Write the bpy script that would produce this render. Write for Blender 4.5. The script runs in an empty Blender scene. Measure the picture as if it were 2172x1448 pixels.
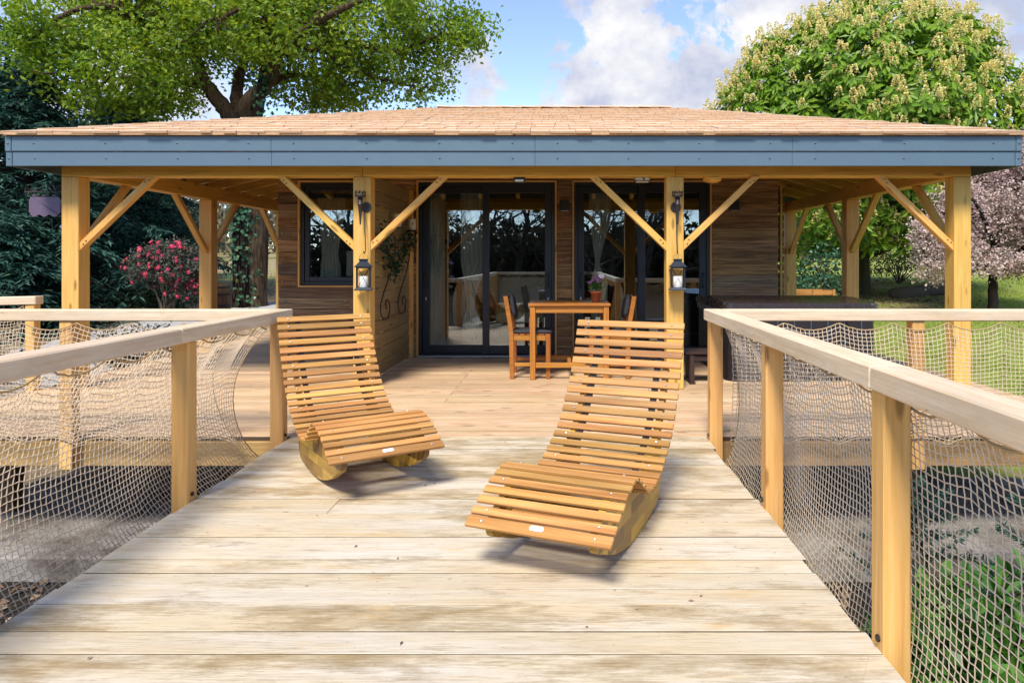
import bpy, bmesh, math, random
import numpy as np
from mathutils import Matrix, Vector, Euler, noise as mnoise

random.seed(7)
RNG = np.random.default_rng(7)
R = math.radians
C = bpy.context.scene.collection
SC = bpy.context.scene

# ------------------------------------------------------------------ camera, sky, sun, exposure
# world: +Y away from the camera, deck top at z = 0, camera 1.2 m above it
CAM_Z = 1.2
cam_d = bpy.data.cameras.new('camera')
cam_d.sensor_width = 36.0
cam_d.lens = 24.0
cam_d.shift_x = -(1193 - 1086) / 2172
cam_d.shift_y = -(724 - 552) / 2172
cam_d.clip_start = 0.05
cam_d.clip_end = 2000
cam = bpy.data.objects.new('camera', cam_d)
C.objects.link(cam)
cam.location = (0, 0, CAM_Z)
cam.rotation_euler = (R(90), 0, 0)
SC.camera = cam

SUN_EL, SUN_AZ = R(52), R(-166)     # azimuth from +Y, negative = towards -X (behind the camera, left)
world = bpy.data.worlds.new('World')
SC.world = world
world.use_nodes = True
wn, wl = world.node_tree.nodes, world.node_tree.links
wn.clear()
w_out = wn.new('ShaderNodeOutputWorld')
w_bg = wn.new('ShaderNodeBackground')
w_bg.inputs['Strength'].default_value = 0.12
wl.new(w_bg.outputs[0], w_out.inputs[0])
w_sky = wn.new('ShaderNodeTexSky')
w_sky.sky_type = 'NISHITA'
w_sky.sun_disc = False
w_sky.sun_elevation = SUN_EL
w_sky.sun_rotation = SUN_AZ
w_sky.altitude = 1500
w_sky.air_density = 1.0
w_sky.dust_density = 0.2
w_sky.ozone_density = 4.0
w_tc = wn.new('ShaderNodeTexCoord')

def wmath(op, a, b=None, clamp=False):
    n = wn.new('ShaderNodeMath'); n.operation = op; n.use_clamp = clamp
    for i, v in enumerate((a, b)):
        if v is None: continue
        if isinstance(v, (int, float)): n.inputs[i].default_value = v
        else: wl.new(v, n.inputs[i])
    return n.outputs[0]

def wnoise(scale, detail, rough=0.55, off=(0, 0, 0), zs=1.0):
    m = wn.new('ShaderNodeMapping'); m.inputs['Location'].default_value = off
    m.inputs['Scale'].default_value = (1, 1, zs)
    wl.new(w_tc.outputs['Generated'], m.inputs['Vector'])
    n = wn.new('ShaderNodeTexNoise'); n.inputs['Scale'].default_value = scale
    n.inputs['Detail'].default_value = detail; n.inputs['Roughness'].default_value = rough
    wl.new(m.outputs[0], n.inputs['Vector'])
    return n
# cumulus: overall noise plus a few cloud banks in real directions, edges broken by warped noise
nz_warp = wnoise(13.0, 6, 0.62)
vm = wn.new('ShaderNodeVectorMath'); vm.operation = 'MULTIPLY_ADD'
wl.new(nz_warp.outputs['Color'], vm.inputs[0])
vm.inputs[1].default_value = (0.26, 0.26, 0.26); vm.inputs[2].default_value = (-0.13, -0.13, -0.13)
vw = wn.new('ShaderNodeVectorMath'); vw.operation = 'ADD'
wl.new(w_tc.outputs['Generated'], vw.inputs[0]); wl.new(vm.outputs[0], vw.inputs[1])
nz_big = wnoise(2.6, 7, 0.6, (1.3, 0.2, 4.1), 1.6)
nz_fine = wnoise(9.0, 6, 0.6, (5.0, 2.0, 1.0), 1.3)
dens = wmath('ADD', wmath('MULTIPLY', nz_big.outputs['Fac'], 0.62), wmath('MULTIPLY', nz_fine.outputs['Fac'], 0.38))
dens = wmath('SUBTRACT', dens, 0.5)
def direction(x, y):
    return Vector(((x - 1193) / 1448, 1.0, (552 - y) / 1448)).normalized()
BANKS = [(1340, 185, .10, .36), (1450, 205, .10, .36), (1230, 205, .085, .36), (1345, 110, .05, .28), (1540, 190, .075, .32), (1270, 130, .05, .22),
         (1660, 40, .075, .40), (1760, 0, .12, .40), (1600, 90, .05, .22), (1015, 165, .045, .34), (1118, 148, .026, .28),
         (1320, -20, .085, .34), (1230, -5, .05, .22), (1410, -10, .045, .2), (2110, 60, .10, .24), (2040, -40, .14, .26), (920, 150, .06, .2),
         (-60, 40, .20, .10), (380, 215, .10, .22), (240, 140, .16, .12),
         (1165, 95, .06, -.30), (1090, 60, .08, -.28), (1500, 75, .05, -.34), (1425, 60, .05, -.30), (1385, 45, .03, -.16), (1510, 60, .04, -.25), (1290, 60, .035, -.20), (2170, 200, .10, -.18), (1115, 215, .04, -.22)]
for (x, y, rad, amp) in BANKS:
    d = direction(x, y)
    dn = wn.new('ShaderNodeVectorMath'); dn.operation = 'DISTANCE'
    wl.new(vw.outputs[0], dn.inputs[0]); dn.inputs[1].default_value = d
    mr = wn.new('ShaderNodeMapRange'); mr.interpolation_type = 'SMOOTHSTEP'
    wl.new(dn.outputs['Value'], mr.inputs['Value'])
    mr.inputs['From Min'].default_value = 0.0; mr.inputs['From Max'].default_value = rad * 1.6
    mr.inputs['To Min'].default_value = amp; mr.inputs['To Max'].default_value = 0.0
    dens = wmath('ADD', dens, mr.outputs[0])
cov = wn.new('ShaderNodeMapRange'); cov.interpolation_type = 'SMOOTHSTEP'
wl.new(dens, cov.inputs['Value'])
cov.inputs['From Min'].default_value = 0.0; cov.inputs['From Max'].default_value = 0.34
cshade = wn.new('ShaderNodeValToRGB')
nz_sh = wnoise(7.0, 5, 0.6, (5.05, 2.0, 1.07), 1.3)
wl.new(nz_sh.outputs['Fac'], cshade.inputs['Fac'])
cshade.color_ramp.elements[0].position = 0.40; cshade.color_ramp.elements[0].color = (1.22, 1.33, 1.70, 1)
cshade.color_ramp.elements[1].position = 0.66; cshade.color_ramp.elements[1].color = (2.3, 2.28, 2.27, 1)
w_mix = wn.new('ShaderNodeMix'); w_mix.data_type = 'RGBA'
wl.new(cov.outputs[0], w_mix.inputs['Factor'])
w_tint = wn.new('ShaderNodeMix'); w_tint.data_type = 'RGBA'; w_tint.blend_type = 'MULTIPLY'; w_tint.inputs['Factor'].default_value = 1.0
wl.new(w_sky.outputs[0], w_tint.inputs[6]); w_tint.inputs[7].default_value = (0.76, 0.66, 0.62, 1)
wl.new(w_tint.outputs[2], w_mix.inputs[6]); wl.new(cshade.outputs[0], w_mix.inputs[7])
wl.new(w_mix.outputs[2], w_bg.inputs['Color'])

sun_d = bpy.data.lights.new('sun', 'SUN')
sun_d.energy = 1.5
sun_d.angle = R(15)
sun_d.color = (1.0, 0.93, 0.82)
sun = bpy.data.objects.new('sun', sun_d)
C.objects.link(sun)
sdir = Vector((math.sin(SUN_AZ) * math.cos(SUN_EL), math.cos(SUN_AZ) * math.cos(SUN_EL), math.sin(SUN_EL)))
sun.rotation_euler = sdir.to_track_quat('Z', 'Y').to_euler()

vs = SC.view_settings
vs.view_transform = 'Standard'
vs.look = 'None'
vs.exposure = 1.95
vs.gamma = 1.0
vs.use_curve_mapping = False
SC.cycles.max_bounces = 8
SC.cycles.transparent_max_bounces = 24
SC.cycles.use_denoising = True

# ------------------------------------------------------------------ helpers
def P(x, y, D):
    """world point seen at photograph pixel x, y at distance D"""
    return Vector(((x - 1193) * D / 1448, D, CAM_Z + (552 - y) * D / 1448))

def wm(o):
    m = Matrix.LocRotScale(o.location, o.rotation_euler, o.scale)
    if o.parent is not None:
        m = wm(o.parent) @ o.matrix_parent_inverse @ m
    return m

def put(o, parent):
    """parent o keeping its world place"""
    if parent is not None:
        o.parent = parent
        o.matrix_parent_inverse = wm(parent).inverted()
    return o

def tag(o, label=None, cat=None, group=None, kind=None):
    if label: o['label'] = label
    if cat: o['category'] = cat
    if group: o['group'] = group
    if kind: o['kind'] = kind
    return o

def thing(name, label, cat, loc=(0, 0, 0), group=None):
    o = bpy.data.objects.new(name, None)
    o.empty_display_size = 0.1
    C.objects.link(o)
    o.location = loc
    return tag(o, label, cat, group)

def link(name, me, parent=None):
    o = bpy.data.objects.new(name, me)
    C.objects.link(o)
    return o if parent is None else put(o, parent)

def copy_tree(o, parent=None):
    c = o.copy(); C.objects.link(c)
    if parent is not None: c.parent = parent
    for ch in list(o.children): copy_tree(ch, c)
    return c

_cache = {}
def box_mesh(l, w, h, mat, bev=0.004, edge=None):
    k = (round(l, 3), round(w, 4), round(h, 4), mat.name, bev, edge and edge.name)
    if k in _cache: return _cache[k]
    bm = bmesh.new()
    bmesh.ops.create_cube(bm, size=1)
    bmesh.ops.scale(bm, vec=(l, w, h), verts=bm.verts)
    if bev > 0:
        bmesh.ops.bevel(bm, geom=bm.edges[:], offset=min(bev, w * .3, h * .3, l * .3), segments=1, affect='EDGES')
    me = bpy.data.meshes.new('box'); bm.to_mesh(me); bm.free()
    me.materials.append(mat)
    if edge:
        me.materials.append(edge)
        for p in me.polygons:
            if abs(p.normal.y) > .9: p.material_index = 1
    _cache[k] = me
    return me

def orient(p0, p1, up=Vector((0, 0, 1))):
    p0, p1 = Vector(p0), Vector(p1)
    x = (p1 - p0).normalized()
    u = Vector(up)
    if abs(x.dot(u)) > 0.99: u = Vector((0, 1, 0))
    y = u.cross(x).normalized()
    z = x.cross(y)
    return Matrix((x, y, z)).transposed().to_4x4()

def bar(name, p0, p1, w, h, mat, parent=None, bev=0.004, up=(0, 0, 1), ext=0.0, edge=None):
    """a squared timber from p0 to p1: width w across, height h along 'up'; local X runs along the grain"""
    p0, p1 = Vector(p0), Vector(p1)
    L = (p1 - p0).length + 2 * ext
    o = bpy.data.objects.new(name, box_mesh(L, w, h, mat, bev, edge))
    C.objects.link(o)
    m = orient(p0, p1, up)
    o.rotation_euler = m.to_euler()
    o.location = (p0 + p1) / 2
    return put(o, parent) if parent is not None else o

def bm_obj(name, bm, mat, parent=None, smooth=False):
    me = bpy.data.meshes.new(name); bm.to_mesh(me); bm.free()
    for m in (mat if isinstance(mat, (list, tuple)) else [mat]): me.materials.append(m)
    if smooth:
        for p in me.polygons: p.use_smooth = True
    return link(name, me, parent)

def np_mesh(name, V, F, mats, midx=None, smooth=False):
    """V (n,3); F (m,k) all the same k"""
    V = np.asarray(V, dtype=np.float32); F = np.asarray(F, dtype=np.int32)
    me = bpy.data.meshes.new(name)
    me.vertices.add(len(V)); me.vertices.foreach_set('co', V.ravel())
    k = F.shape[1]
    me.loops.add(F.size); me.loops.foreach_set('vertex_index', F.ravel())
    me.polygons.add(len(F))
    me.polygons.foreach_set('loop_start', np.arange(0, F.size, k, dtype=np.int32))
    try: me.polygons.foreach_set('loop_total', np.full(len(F), k, dtype=np.int32))
    except Exception: pass
    for m in (mats if isinstance(mats, (list, tuple)) else [mats]): me.materials.append(m)
    if midx is not None: me.polygons.foreach_set('material_index', np.asarray(midx, dtype=np.int32))
    me.polygons.foreach_set('use_smooth', np.full(len(F), smooth))
    me.update(calc_edges=True); me.validate()
    return me

def unit(a):
    return a / (np.linalg.norm(a, axis=-1, keepdims=True) + 1e-9)

def strands(A, B, r):
    """square tubes between point arrays A and B -> V, F"""
    A, B = np.asarray(A, float), np.asarray(B, float)
    d = unit(B - A)
    ref = np.where(np.abs(d[:, 2:3]) > 0.9, np.array([[1., 0, 0]]), np.array([[0, 0, 1.]]))
    u = unit(np.cross(d, ref)); v = np.cross(d, u)
    r = np.broadcast_to(np.asarray(r, float).reshape(-1, 1), (len(A), 1))
    offs = [u * r, v * r, -u * r, -v * r]
    V = np.stack([A + o for o in offs] + [B + o for o in offs], axis=1).reshape(-1, 3)
    n = np.arange(len(A))[:, None] * 8
    q = np.array([[0, 1, 5, 4], [1, 2, 6, 5], [2, 3, 7, 6], [3, 0, 4, 7]]).reshape(1, 16)
    return V, (n + q).reshape(-1, 4)

def tube_np(polys, sides=6):
    """polys: list of (pts Nx3, radii N) -> V, F quads"""
    VV, FF, off = [], [], 0
    ang = np.linspace(0, 2 * np.pi, sides, endpoint=False)
    for pts, rad in polys:
        pts = np.asarray(pts, float); rad = np.asarray(rad, float)
        t = unit(np.gradient(pts, axis=0))
        ref = np.array([0.13, 0.21, 1.0]) if abs(t[0][2]) < 0.9 else np.array([1.0, 0.1, 0.05])
        u = unit(np.cross(t, ref)); v = np.cross(t, u)
        ring = pts[:, None, :] + rad[:, None, None] * (np.cos(ang)[None, :, None] * u[:, None, :] + np.sin(ang)[None, :, None] * v[:, None, :])
        n = len(pts)
        VV.append(ring.reshape(-1, 3))
        i = np.arange(n - 1)[:, None] * sides; j = np.arange(sides)[None, :]; j2 = (j + 1) % sides
        F = np.stack([i + j, i + j2, i + sides + j2, i + sides + j], axis=-1).reshape(-1, 4) + off
        FF.append(F); off += n * sides
        # cap the tip
    return np.concatenate(VV), np.concatenate(FF)

def tube_obj(name, polys, mat, parent=None, sides=8, smooth=True):
    V, F = tube_np(polys, sides)
    return link(name, np_mesh(name, V, F, mat, smooth=smooth), parent)

def smooth_path(pts, n=24):
    """Catmull-Rom through pts"""
    pts = [np.asarray(p, float) for p in pts]
    P4 = [2 * pts[0] - pts[1]] + pts + [2 * pts[-1] - pts[-2]]
    out = []
    seg = len(pts) - 1
    for k in range(n):
        s = k / (n - 1) * seg
        i = min(int(s), seg - 1); t = s - i
        a, b, c, d = P4[i:i + 4]
        out.append(0.5 * ((2 * b) + (c - a) * t + (2 * a - 5 * b + 4 * c - d) * t * t + (3 * b - a - 3 * c + d) * t ** 3))
    return np.array(out)

def kites(c, d, nrm, L, W, fold=0.18, mid=0.45):
    """leaf shaped folded kites: base c, direction d, plane normal nrm"""
    c, d, nrm = np.asarray(c, float), unit(np.asarray(d, float)), np.asarray(nrm, float)
    s = unit(np.cross(d, nrm)); n2 = np.cross(s, d)
    L = np.broadcast_to(np.asarray(L, float).reshape(-1, 1), (len(c), 1)); W = np.broadcast_to(np.asarray(W, float).reshape(-1, 1), (len(c), 1))
    m = c + d * L * mid
    V = np.stack([c, m + s * W / 2 + n2 * W * fold, c + d * L - n2 * L * 0.06, m - s * W / 2 + n2 * W * fold], axis=1).reshape(-1, 3)
    i = np.arange(len(c))[:, None] * 4
    F = (i + np.array([[0, 1, 2, 0, 2, 3]])).reshape(-1, 3)
    return V, F

def rand_dirs(n, rng=RNG):
    return unit(rng.normal(size=(n, 3)))

def cyl(bm, r1, r2, z0, z1, seg=16, mat=0, center=(0, 0), caps=True):
    res = bmesh.ops.create_cone(bm, cap_ends=caps, cap_tris=False, segments=seg, radius1=r1, radius2=r2, depth=z1 - z0)
    bmesh.ops.translate(bm, verts=res['verts'], vec=(center[0], center[1], (z0 + z1) / 2))
    return res['verts']

def bbox(bm, x0, x1, y0, y1, z0, z1, rot=None):
    res = bmesh.ops.create_cube(bm, size=1)
    bmesh.ops.scale(bm, vec=(x1 - x0, y1 - y0, z1 - z0), verts=res['verts'])
    if rot is not None: bmesh.ops.rotate(bm, verts=res['verts'], cent=(0, 0, 0), matrix=rot)
    bmesh.ops.translate(bm, verts=res['verts'], vec=((x0 + x1) / 2, (y0 + y1) / 2, (z0 + z1) / 2))
    return res['verts']

def lathe(profile, seg=20):
    bm = bmesh.new()
    rings = []
    for r, z in profile:
        rings.append([bm.verts.new((r * math.cos(2 * math.pi * k / seg), r * math.sin(2 * math.pi * k / seg), z)) for k in range(seg)])
    for a, b in zip(rings, rings[1:]):
        for k in range(seg):
            bm.faces.new((a[k], a[(k + 1) % seg], b[(k + 1) % seg], b[k]))
    bm.faces.new(list(reversed(rings[0]))); bm.faces.new(rings[-1])
    return bm
# ------------------------------------------------------------------ materials (all procedural)
class NT:
    def __init__(self, name):
        self.m = bpy.data.materials.new(name); self.m.use_nodes = True
        self.n, self.l = self.m.node_tree.nodes, self.m.node_tree.links
        self.bsdf = self.n['Principled BSDF']; self.out = self.n['Material Output']
    def new(self, t, **kw):
        x = self.n.new(t)
        for k, v in kw.items():
            if hasattr(x, k): setattr(x, k, v)
        return x
    def set(self, sock, v):
        if isinstance(v, bpy.types.NodeSocket): self.l.new(v, sock)
        elif isinstance(v, (tuple, list)) and len(v) == 3 and sock.type == 'RGBA': sock.default_value = (*v, 1)
        else: sock.default_value = v
    def math(self, op, a, b=0.0, clamp=False):
        x = self.new('ShaderNodeMath', operation=op, use_clamp=clamp)
        self.set(x.inputs[0], a); self.set(x.inputs[1], b); return x.outputs[0]
    def ramp(self, fac, stops):
        x = self.new('ShaderNodeValToRGB'); cr = x.color_ramp
        while len(cr.elements) < len(stops): cr.elements.new(0.5)
        for e, (p, c) in zip(cr.elements, stops):
            e.position = p; e.color = (c, c, c, 1) if isinstance(c, (int, float)) else (*c, 1)
        self.set(x.inputs['Fac'], fac); return x.outputs['Color']
    def mix(self, fac, a, b, mode='MIX'):
        x = self.new('ShaderNodeMix', data_type='RGBA', blend_type=mode)
        self.set(x.inputs['Factor'], fac); self.set(x.inputs[6], a); self.set(x.inputs[7], b); return x.outputs[2]
    def noise(self, vec, scale, detail=4, rough=0.55, dist=0.0):
        x = self.new('ShaderNodeTexNoise')
        if vec is not None: self.l.new(vec, x.inputs['Vector'])
        x.inputs['Scale'].default_value = scale; x.inputs['Detail'].default_value = detail
        x.inputs['Roughness'].default_value = rough; x.inputs['Distortion'].default_value = dist
        return x.outputs['Fac']
    def mapping(self, vec, scale=(1, 1, 1), loc=(0, 0, 0), rot=(0, 0, 0)):
        x = self.new('ShaderNodeMapping'); self.l.new(vec, x.inputs['Vector'])
        x.inputs['Scale'].default_value = scale; x.inputs['Location'].default_value = loc; x.inputs['Rotation'].default_value = rot
        return x.outputs[0]
    def bump(self, h, strength=0.3, dist=0.01):
        x = self.new('ShaderNodeBump'); x.inputs['Strength'].default_value = strength; x.inputs['Distance'].default_value = dist
        self.l.new(h, x.inputs['Height']); self.l.new(x.outputs[0], self.bsdf.inputs['Normal'])
    def objvec(self):
        """object coordinates shifted per object so that copies do not repeat"""
        tc = self.new('ShaderNodeTexCoord'); oi = self.new('ShaderNodeObjectInfo')
        self.rnd = oi.outputs['Random']
        cx = self.new('ShaderNodeCombineXYZ')
        for i, k in enumerate((97.0, 53.0, 31.0)):
            self.l.new(self.math('MULTIPLY', self.rnd, k), cx.inputs[i])
        ad = self.new('ShaderNodeVectorMath', operation='ADD')
        self.l.new(tc.outputs['Object'], ad.inputs[0]); self.l.new(cx.outputs[0], ad.inputs[1])
        return ad.outputs[0]
    def col(self, c): self.set(self.bsdf.inputs['Base Color'], c)
    def rough(self, r): self.set(self.bsdf.inputs['Roughness'], r)

def wood(name, light, dark, spread=0.25, grain=1.0, rough=0.62, stain=None, stain_amt=0.0, knots=True, tones=None, streak=0.5, bump=0.25, saw=False):
    """timber with the grain along local X"""
    t = NT(name); v = t.objvec()
    g = t.noise(t.mapping(v, (1.1, 26 * grain, 26 * grain)), 1.6, 6, 0.62, 0.35)
    f = t.noise(t.mapping(v, (3.0, 160 * grain, 160 * grain)), 1.0, 3)
    big = t.noise(t.mapping(v, (0.9, 5, 5)), 1.3, 3)
    if tones:
        base = t.ramp(t.rnd, tones)
        dk = t.mix(1.0, base, dark, 'MULTIPLY')
        c = t.mix(t.ramp(g, [(0.36, 0.0), (0.68, 1.0)]), base, dk)
    else:
        c = t.mix(t.ramp(g, [(0.34, 0.0), (0.70, 1.0)]), light, dark)
    c = t.mix(t.math('MULTIPLY', t.ramp(f, [(0.42, 0.0), (0.75, 1.0)]), streak), c, dark if not tones else (0.06, 0.042, 0.03))
    # board-to-board tone
    hv = t.new('ShaderNodeHueSaturation'); t.set(hv.inputs['Color'], c)
    val = t.math('ADD', t.math('MULTIPLY', t.rnd, spread), 1 - spread / 2)
    val = t.math('MULTIPLY', val, t.math('ADD', t.math('MULTIPLY', big, 0.44), 0.78))
    t.l.new(val, hv.inputs['Value'])
    t.l.new(t.math('ADD', t.math('MULTIPLY', t.math('FRACT', t.math('MULTIPLY', t.rnd, 7.31)), 0.016), 0.492), hv.inputs['Hue'])
    c = hv.outputs[0]
    if stain:
        s = t.noise(t.mapping(v, (1.3, 7, 7), loc=(3, 1, 5)), 1.5, 6, 0.68, 0.4)
        for k, sc in enumerate(stain):
            s2 = s if k == 0 else t.noise(t.mapping(v, (1.0 + k, 6, 6), loc=(11 * k, 7, 2)), 1.4, 6, 0.7, 0.5)
            c = t.mix(t.math('MULTIPLY', t.ramp(s2, [(0.52, 0.0), (0.74, 1.0)]), stain_amt), c, sc)
        mt = t.noise(t.mapping(v, (5, 22, 22), loc=(2, 9, 4)), 1.0, 6, 0.72, 0.6)
        c = t.mix(t.math('MULTIPLY', t.ramp(mt, [(0.5, 0.0), (0.72, 1.0)]), stain_amt * .6), c, t.mix(1.0, c, (0.66, 0.54, 0.36), 'MULTIPLY'))
        sp = t.noise(t.mapping(v, (14, 40, 40)), 1.0, 2)
        c = t.mix(t.math('MULTIPLY', t.ramp(sp, [(0.72, 0.0), (0.78, 1.0)]), 0.55), c, (0.16, 0.09, 0.04))
    if knots:
        vo = t.new('ShaderNodeTexVoronoi'); vo.inputs['Scale'].default_value = 1.0
        t.l.new(t.mapping(v, (2.6, 9, 9)), vo.inputs['Vector'])
        kn = t.ramp(vo.outputs['Distance'], [(0.09, 1.0), (0.17, 0.0)])
        c = t.mix(t.math('MULTIPLY', kn, 0.75), c, tuple(x * 0.38 for x in dark))
    h = t.math('ADD', g, t.math('MULTIPLY', f, 0.6))
    if saw:
        wv = t.new('ShaderNodeTexWave', wave_type='BANDS', bands_direction='X'); wv.inputs['Scale'].default_value = 5.0
        wv.inputs['Distortion'].default_value = 1.2; wv.inputs['Detail'].default_value = 2
        t.l.new(t.mapping(v, (1, 1, 1), rot=(0, 0, R(-28))), wv.inputs['Vector'])
        sw = t.ramp(wv.outputs['Fac'], [(0.90, 0.0), (0.99, 1.0)])
        pat = t.ramp(t.noise(t.mapping(v, (.7, 2, 2), loc=(9, 0, 0)), 1.0, 2), [(0.48, 0.0), (0.62, 1.0)])
        sw = t.math('MULTIPLY', sw, pat)
        c = t.mix(t.math('MULTIPLY', sw, 0.10), c, (0.80, 0.74, 0.63))
        h = t.math('ADD', h, t.math('MULTIPLY', sw, 0.5))
    t.col(c); t.rough(rough); t.bump(h, bump, 0.006)
    t.bsdf.inputs['Specular IOR Level'].default_value = 0.3
    return t.m

def plain(name, c, rough=0.5, metal=0.0, var=0.12, scale=12, bump=0.0, spec=0.5):
    t = NT(name); v = t.objvec()
    n = t.noise(v, scale, 5)
    k = t.math('ADD', t.math('MULTIPLY', n, var * 2), 1 - var)
    hv = t.new('ShaderNodeHueSaturation'); t.set(hv.inputs['Color'], c); t.l.new(k, hv.inputs['Value'])
    t.col(hv.outputs[0]); t.set(t.bsdf.inputs['Roughness'], t.math('ADD', t.math('MULTIPLY', n, 0.2), rough - 0.1))
    t.bsdf.inputs['Metallic'].default_value = metal; t.bsdf.inputs['Specular IOR Level'].default_value = spec
    if bump: t.bump(n, bump, 0.01)
    return t.m

def leafmat(name, stops, trans=0.35, rough=0.55, tcol=(1.35, 1.25, 0.6), big=None, spec=0.35):
    """leaves: tone per leaf, some light through the blade"""
    t = NT(name)
    ge = t.new('ShaderNodeNewGeometry')
    c = t.ramp(ge.outputs['Random Per Island'], stops)
    if big:
        tc = t.new('ShaderNodeTexCoord')
        n = t.noise(tc.outputs['Object'], big[0], 3)
        c = t.mix(t.ramp(n, [(0.38, 0.0), (0.64, 1.0)]), c, t.mix(1.0, c, big[1], 'MULTIPLY'))
    t.col(c); t.rough(rough); t.bsdf.inputs['Specular IOR Level'].default_value = spec
    tr = t.new('ShaderNodeBsdfTranslucent')
    t.l.new(t.mix(1.0, c, tcol, 'MULTIPLY'), tr.inputs['Color'])
    mx = t.new('ShaderNodeMixShader'); mx.inputs[0].default_value = trans
    t.l.new(t.bsdf.outputs[0], mx.inputs[1]); t.l.new(tr.outputs[0], mx.inputs[2]); t.l.new(mx.outputs[0], t.out.inputs[0])
    return t.m

M = {}
M['pine'] = wood('pine_timber', (0.77, 0.48, 0.145), (0.60, 0.31, 0.06), 0.14, 1.0, 0.55, bump=0.15, streak=0.45)
M['beam'] = wood('beam_timber', (0.80, 0.47, 0.095), (0.62, 0.32, 0.05), 0.14, 1.0, 0.55, bump=0.15, streak=0.45)
M['rail'] = wood('larch_rail', (0.76, 0.635, 0.455), (0.62, 0.46, 0.29), 0.16, 1.0, 0.6, bump=0.15, streak=0.55, knots=False, stain=[(0.66, 0.40, 0.20), (0.50, 0.42, 0.33)], stain_amt=0.5)
M['post'] = wood('larch_post', (0.74, 0.45, 0.16), (0.58, 0.30, 0.08), 0.18, 1.0, 0.6, bump=0.15, streak=0.3)
M['deck'] = wood('deck_larch', (0.68, 0.50, 0.335), (0.50, 0.32, 0.16), 0.34, 1.0, 0.6, stain=[(0.32, 0.18, 0.07), (0.50, 0.30, 0.14)], stain_amt=0.6, bump=0.2)
M['reclaimed'] = wood('reclaimed_board', (0.2, 0.1, 0.05), (0.34, 0.29, 0.26), 0.34, 0.8, 0.72, bump=0.6, streak=0.9,
                      tones=[(0.0, (0.24, 0.18, 0.125)), (0.2, (0.58, 0.29, 0.085)), (0.4, (0.22, 0.15, 0.09)), (0.6, (0.56, 0.31, 0.11)), (0.8, (0.40, 0.27, 0.155)), (1.0, (0.48, 0.29, 0.13))])
M['screen'] = wood('treated_screen_board', (0.36, 0.245, 0.10), (0.24, 0.15, 0.06), 0.25, 1.0, 0.65, bump=0.3)
M['teak'] = wood('acacia_slat', (0.55, 0.295, 0.092), (0.33, 0.145, 0.036), 0.52, 1.0, 0.45, bump=0.1, knots=False, streak=0.3)
M['table'] = wood('acacia_table', (0.50, 0.215, 0.04), (0.28, 0.10, 0.02), 0.3, 1.2, 0.4, bump=0.1, knots=False)
M['chair'] = wood('acacia_chair', (0.40, 0.14, 0.03), (0.24, 0.075, 0.018), 0.25, 1.2, 0.4, bump=0.1, knots=False)
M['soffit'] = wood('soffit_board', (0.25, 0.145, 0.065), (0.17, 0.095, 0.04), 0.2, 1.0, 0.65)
M['shingle'] = wood('cedar_shingle', (0.70, 0.555, 0.43), (0.54, 0.37, 0.25), 0.3, 0.7, 0.75, bump=0.4, knots=False, stain=[(0.30, 0.15, 0.07)], stain_amt=0.3)
M['crate'] = wood('crate_board', (0.52, 0.25, 0.07), (0.34, 0.14, 0.03), 0.25)
M['darkwood'] = wood('dark_stained_wood', (0.05, 0.028, 0.022), (0.03, 0.018, 0.014), 0.2, 1, 0.5, knots=False)
M['barrel'] = wood('barrel_stave', (0.15, 0.075, 0.03), (0.08, 0.04, 0.018), 0.3)
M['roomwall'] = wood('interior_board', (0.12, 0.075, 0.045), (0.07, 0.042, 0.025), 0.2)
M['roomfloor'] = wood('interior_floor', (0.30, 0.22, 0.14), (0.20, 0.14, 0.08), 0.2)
M['furniture'] = plain('cream_furniture', (0.55, 0.47, 0.33), 0.5)
M['butt'] = plain('shingle_end_grain', (0.50, 0.31, 0.17), 0.85, 0, 0.45, 30)
M['fascia'] = plain('grey_blue_metal', (0.095, 0.15, 0.19), 0.42, 0.0, 0.07, 5, 0.03)
M['rivet'] = plain('rivet_metal', (0.05, 0.08, 0.11), 0.4, 0.4)
M['anthracite'] = plain('anthracite_aluminium', (0.012, 0.019, 0.026), 0.42, 0.0, 0.08, 8)
M['iron'] = plain('wrought_iron', (0.018, 0.017, 0.017), 0.55, 0.3, 0.2, 20)
M['torchiron'] = plain('brown_iron', (0.05, 0.042, 0.042), 0.5, 0.4, 0.2, 20)
M['lantern'] = plain('lantern_black_metal', (0.012, 0.02, 0.032), 0.4, 0.2)
M['brass'] = plain('brass_wire', (0.45, 0.28, 0.10), 0.4, 0.6)
M['steel'] = plain('steel_screw', (0.62, 0.62, 0.62), 0.35, 0.7)
M['webbing'] = plain('black_webbing', (0.010, 0.012, 0.018), 0.7)
M['candle'] = plain('candle_wax', (0.78, 0.76, 0.70), 0.5, 0, 0.04)
M['oldcandle'] = plain('ivory_wax', (0.70, 0.60, 0.42), 0.5, 0, 0.08)
M['cushion'] = plain('charcoal_cushion_fabric', (0.040, 0.040, 0.048), 0.85, 0, 0.2, 60, 0.15, 0.2)
M['terracotta'] = plain('terracotta', (0.40, 0.105, 0.035), 0.7, 0, 0.15, 20)
M['soil'] = plain('potting_soil', (0.03, 0.02, 0.014), 0.9, 0, 0.3, 50)
M['whitetag'] = plain('white_plate', (0.80, 0.79, 0.78), 0.35, 0, 0.03)
M['tagpink'] = plain('pale_pink_print', (0.72, 0.42, 0.46), 0.5, 0, 0.05)
M['platetext'] = plain('pale_grey_print', (0.55, 0.55, 0.56), 0.5, 0, 0.05)
M['plaque'] = plain('plum_slate', (0.125, 0.085, 0.135), 0.45, 0, 0.12, 4)
M['tubcover'] = plain('hot_tub_cover_vinyl', (0.032, 0.024, 0.024), 0.26, 0, 0.15, 30, 0.06)
M['tubside'] = plain('hot_tub_panel', (0.014, 0.011, 0.012), 0.5, 0, 0.12, 10)
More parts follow.
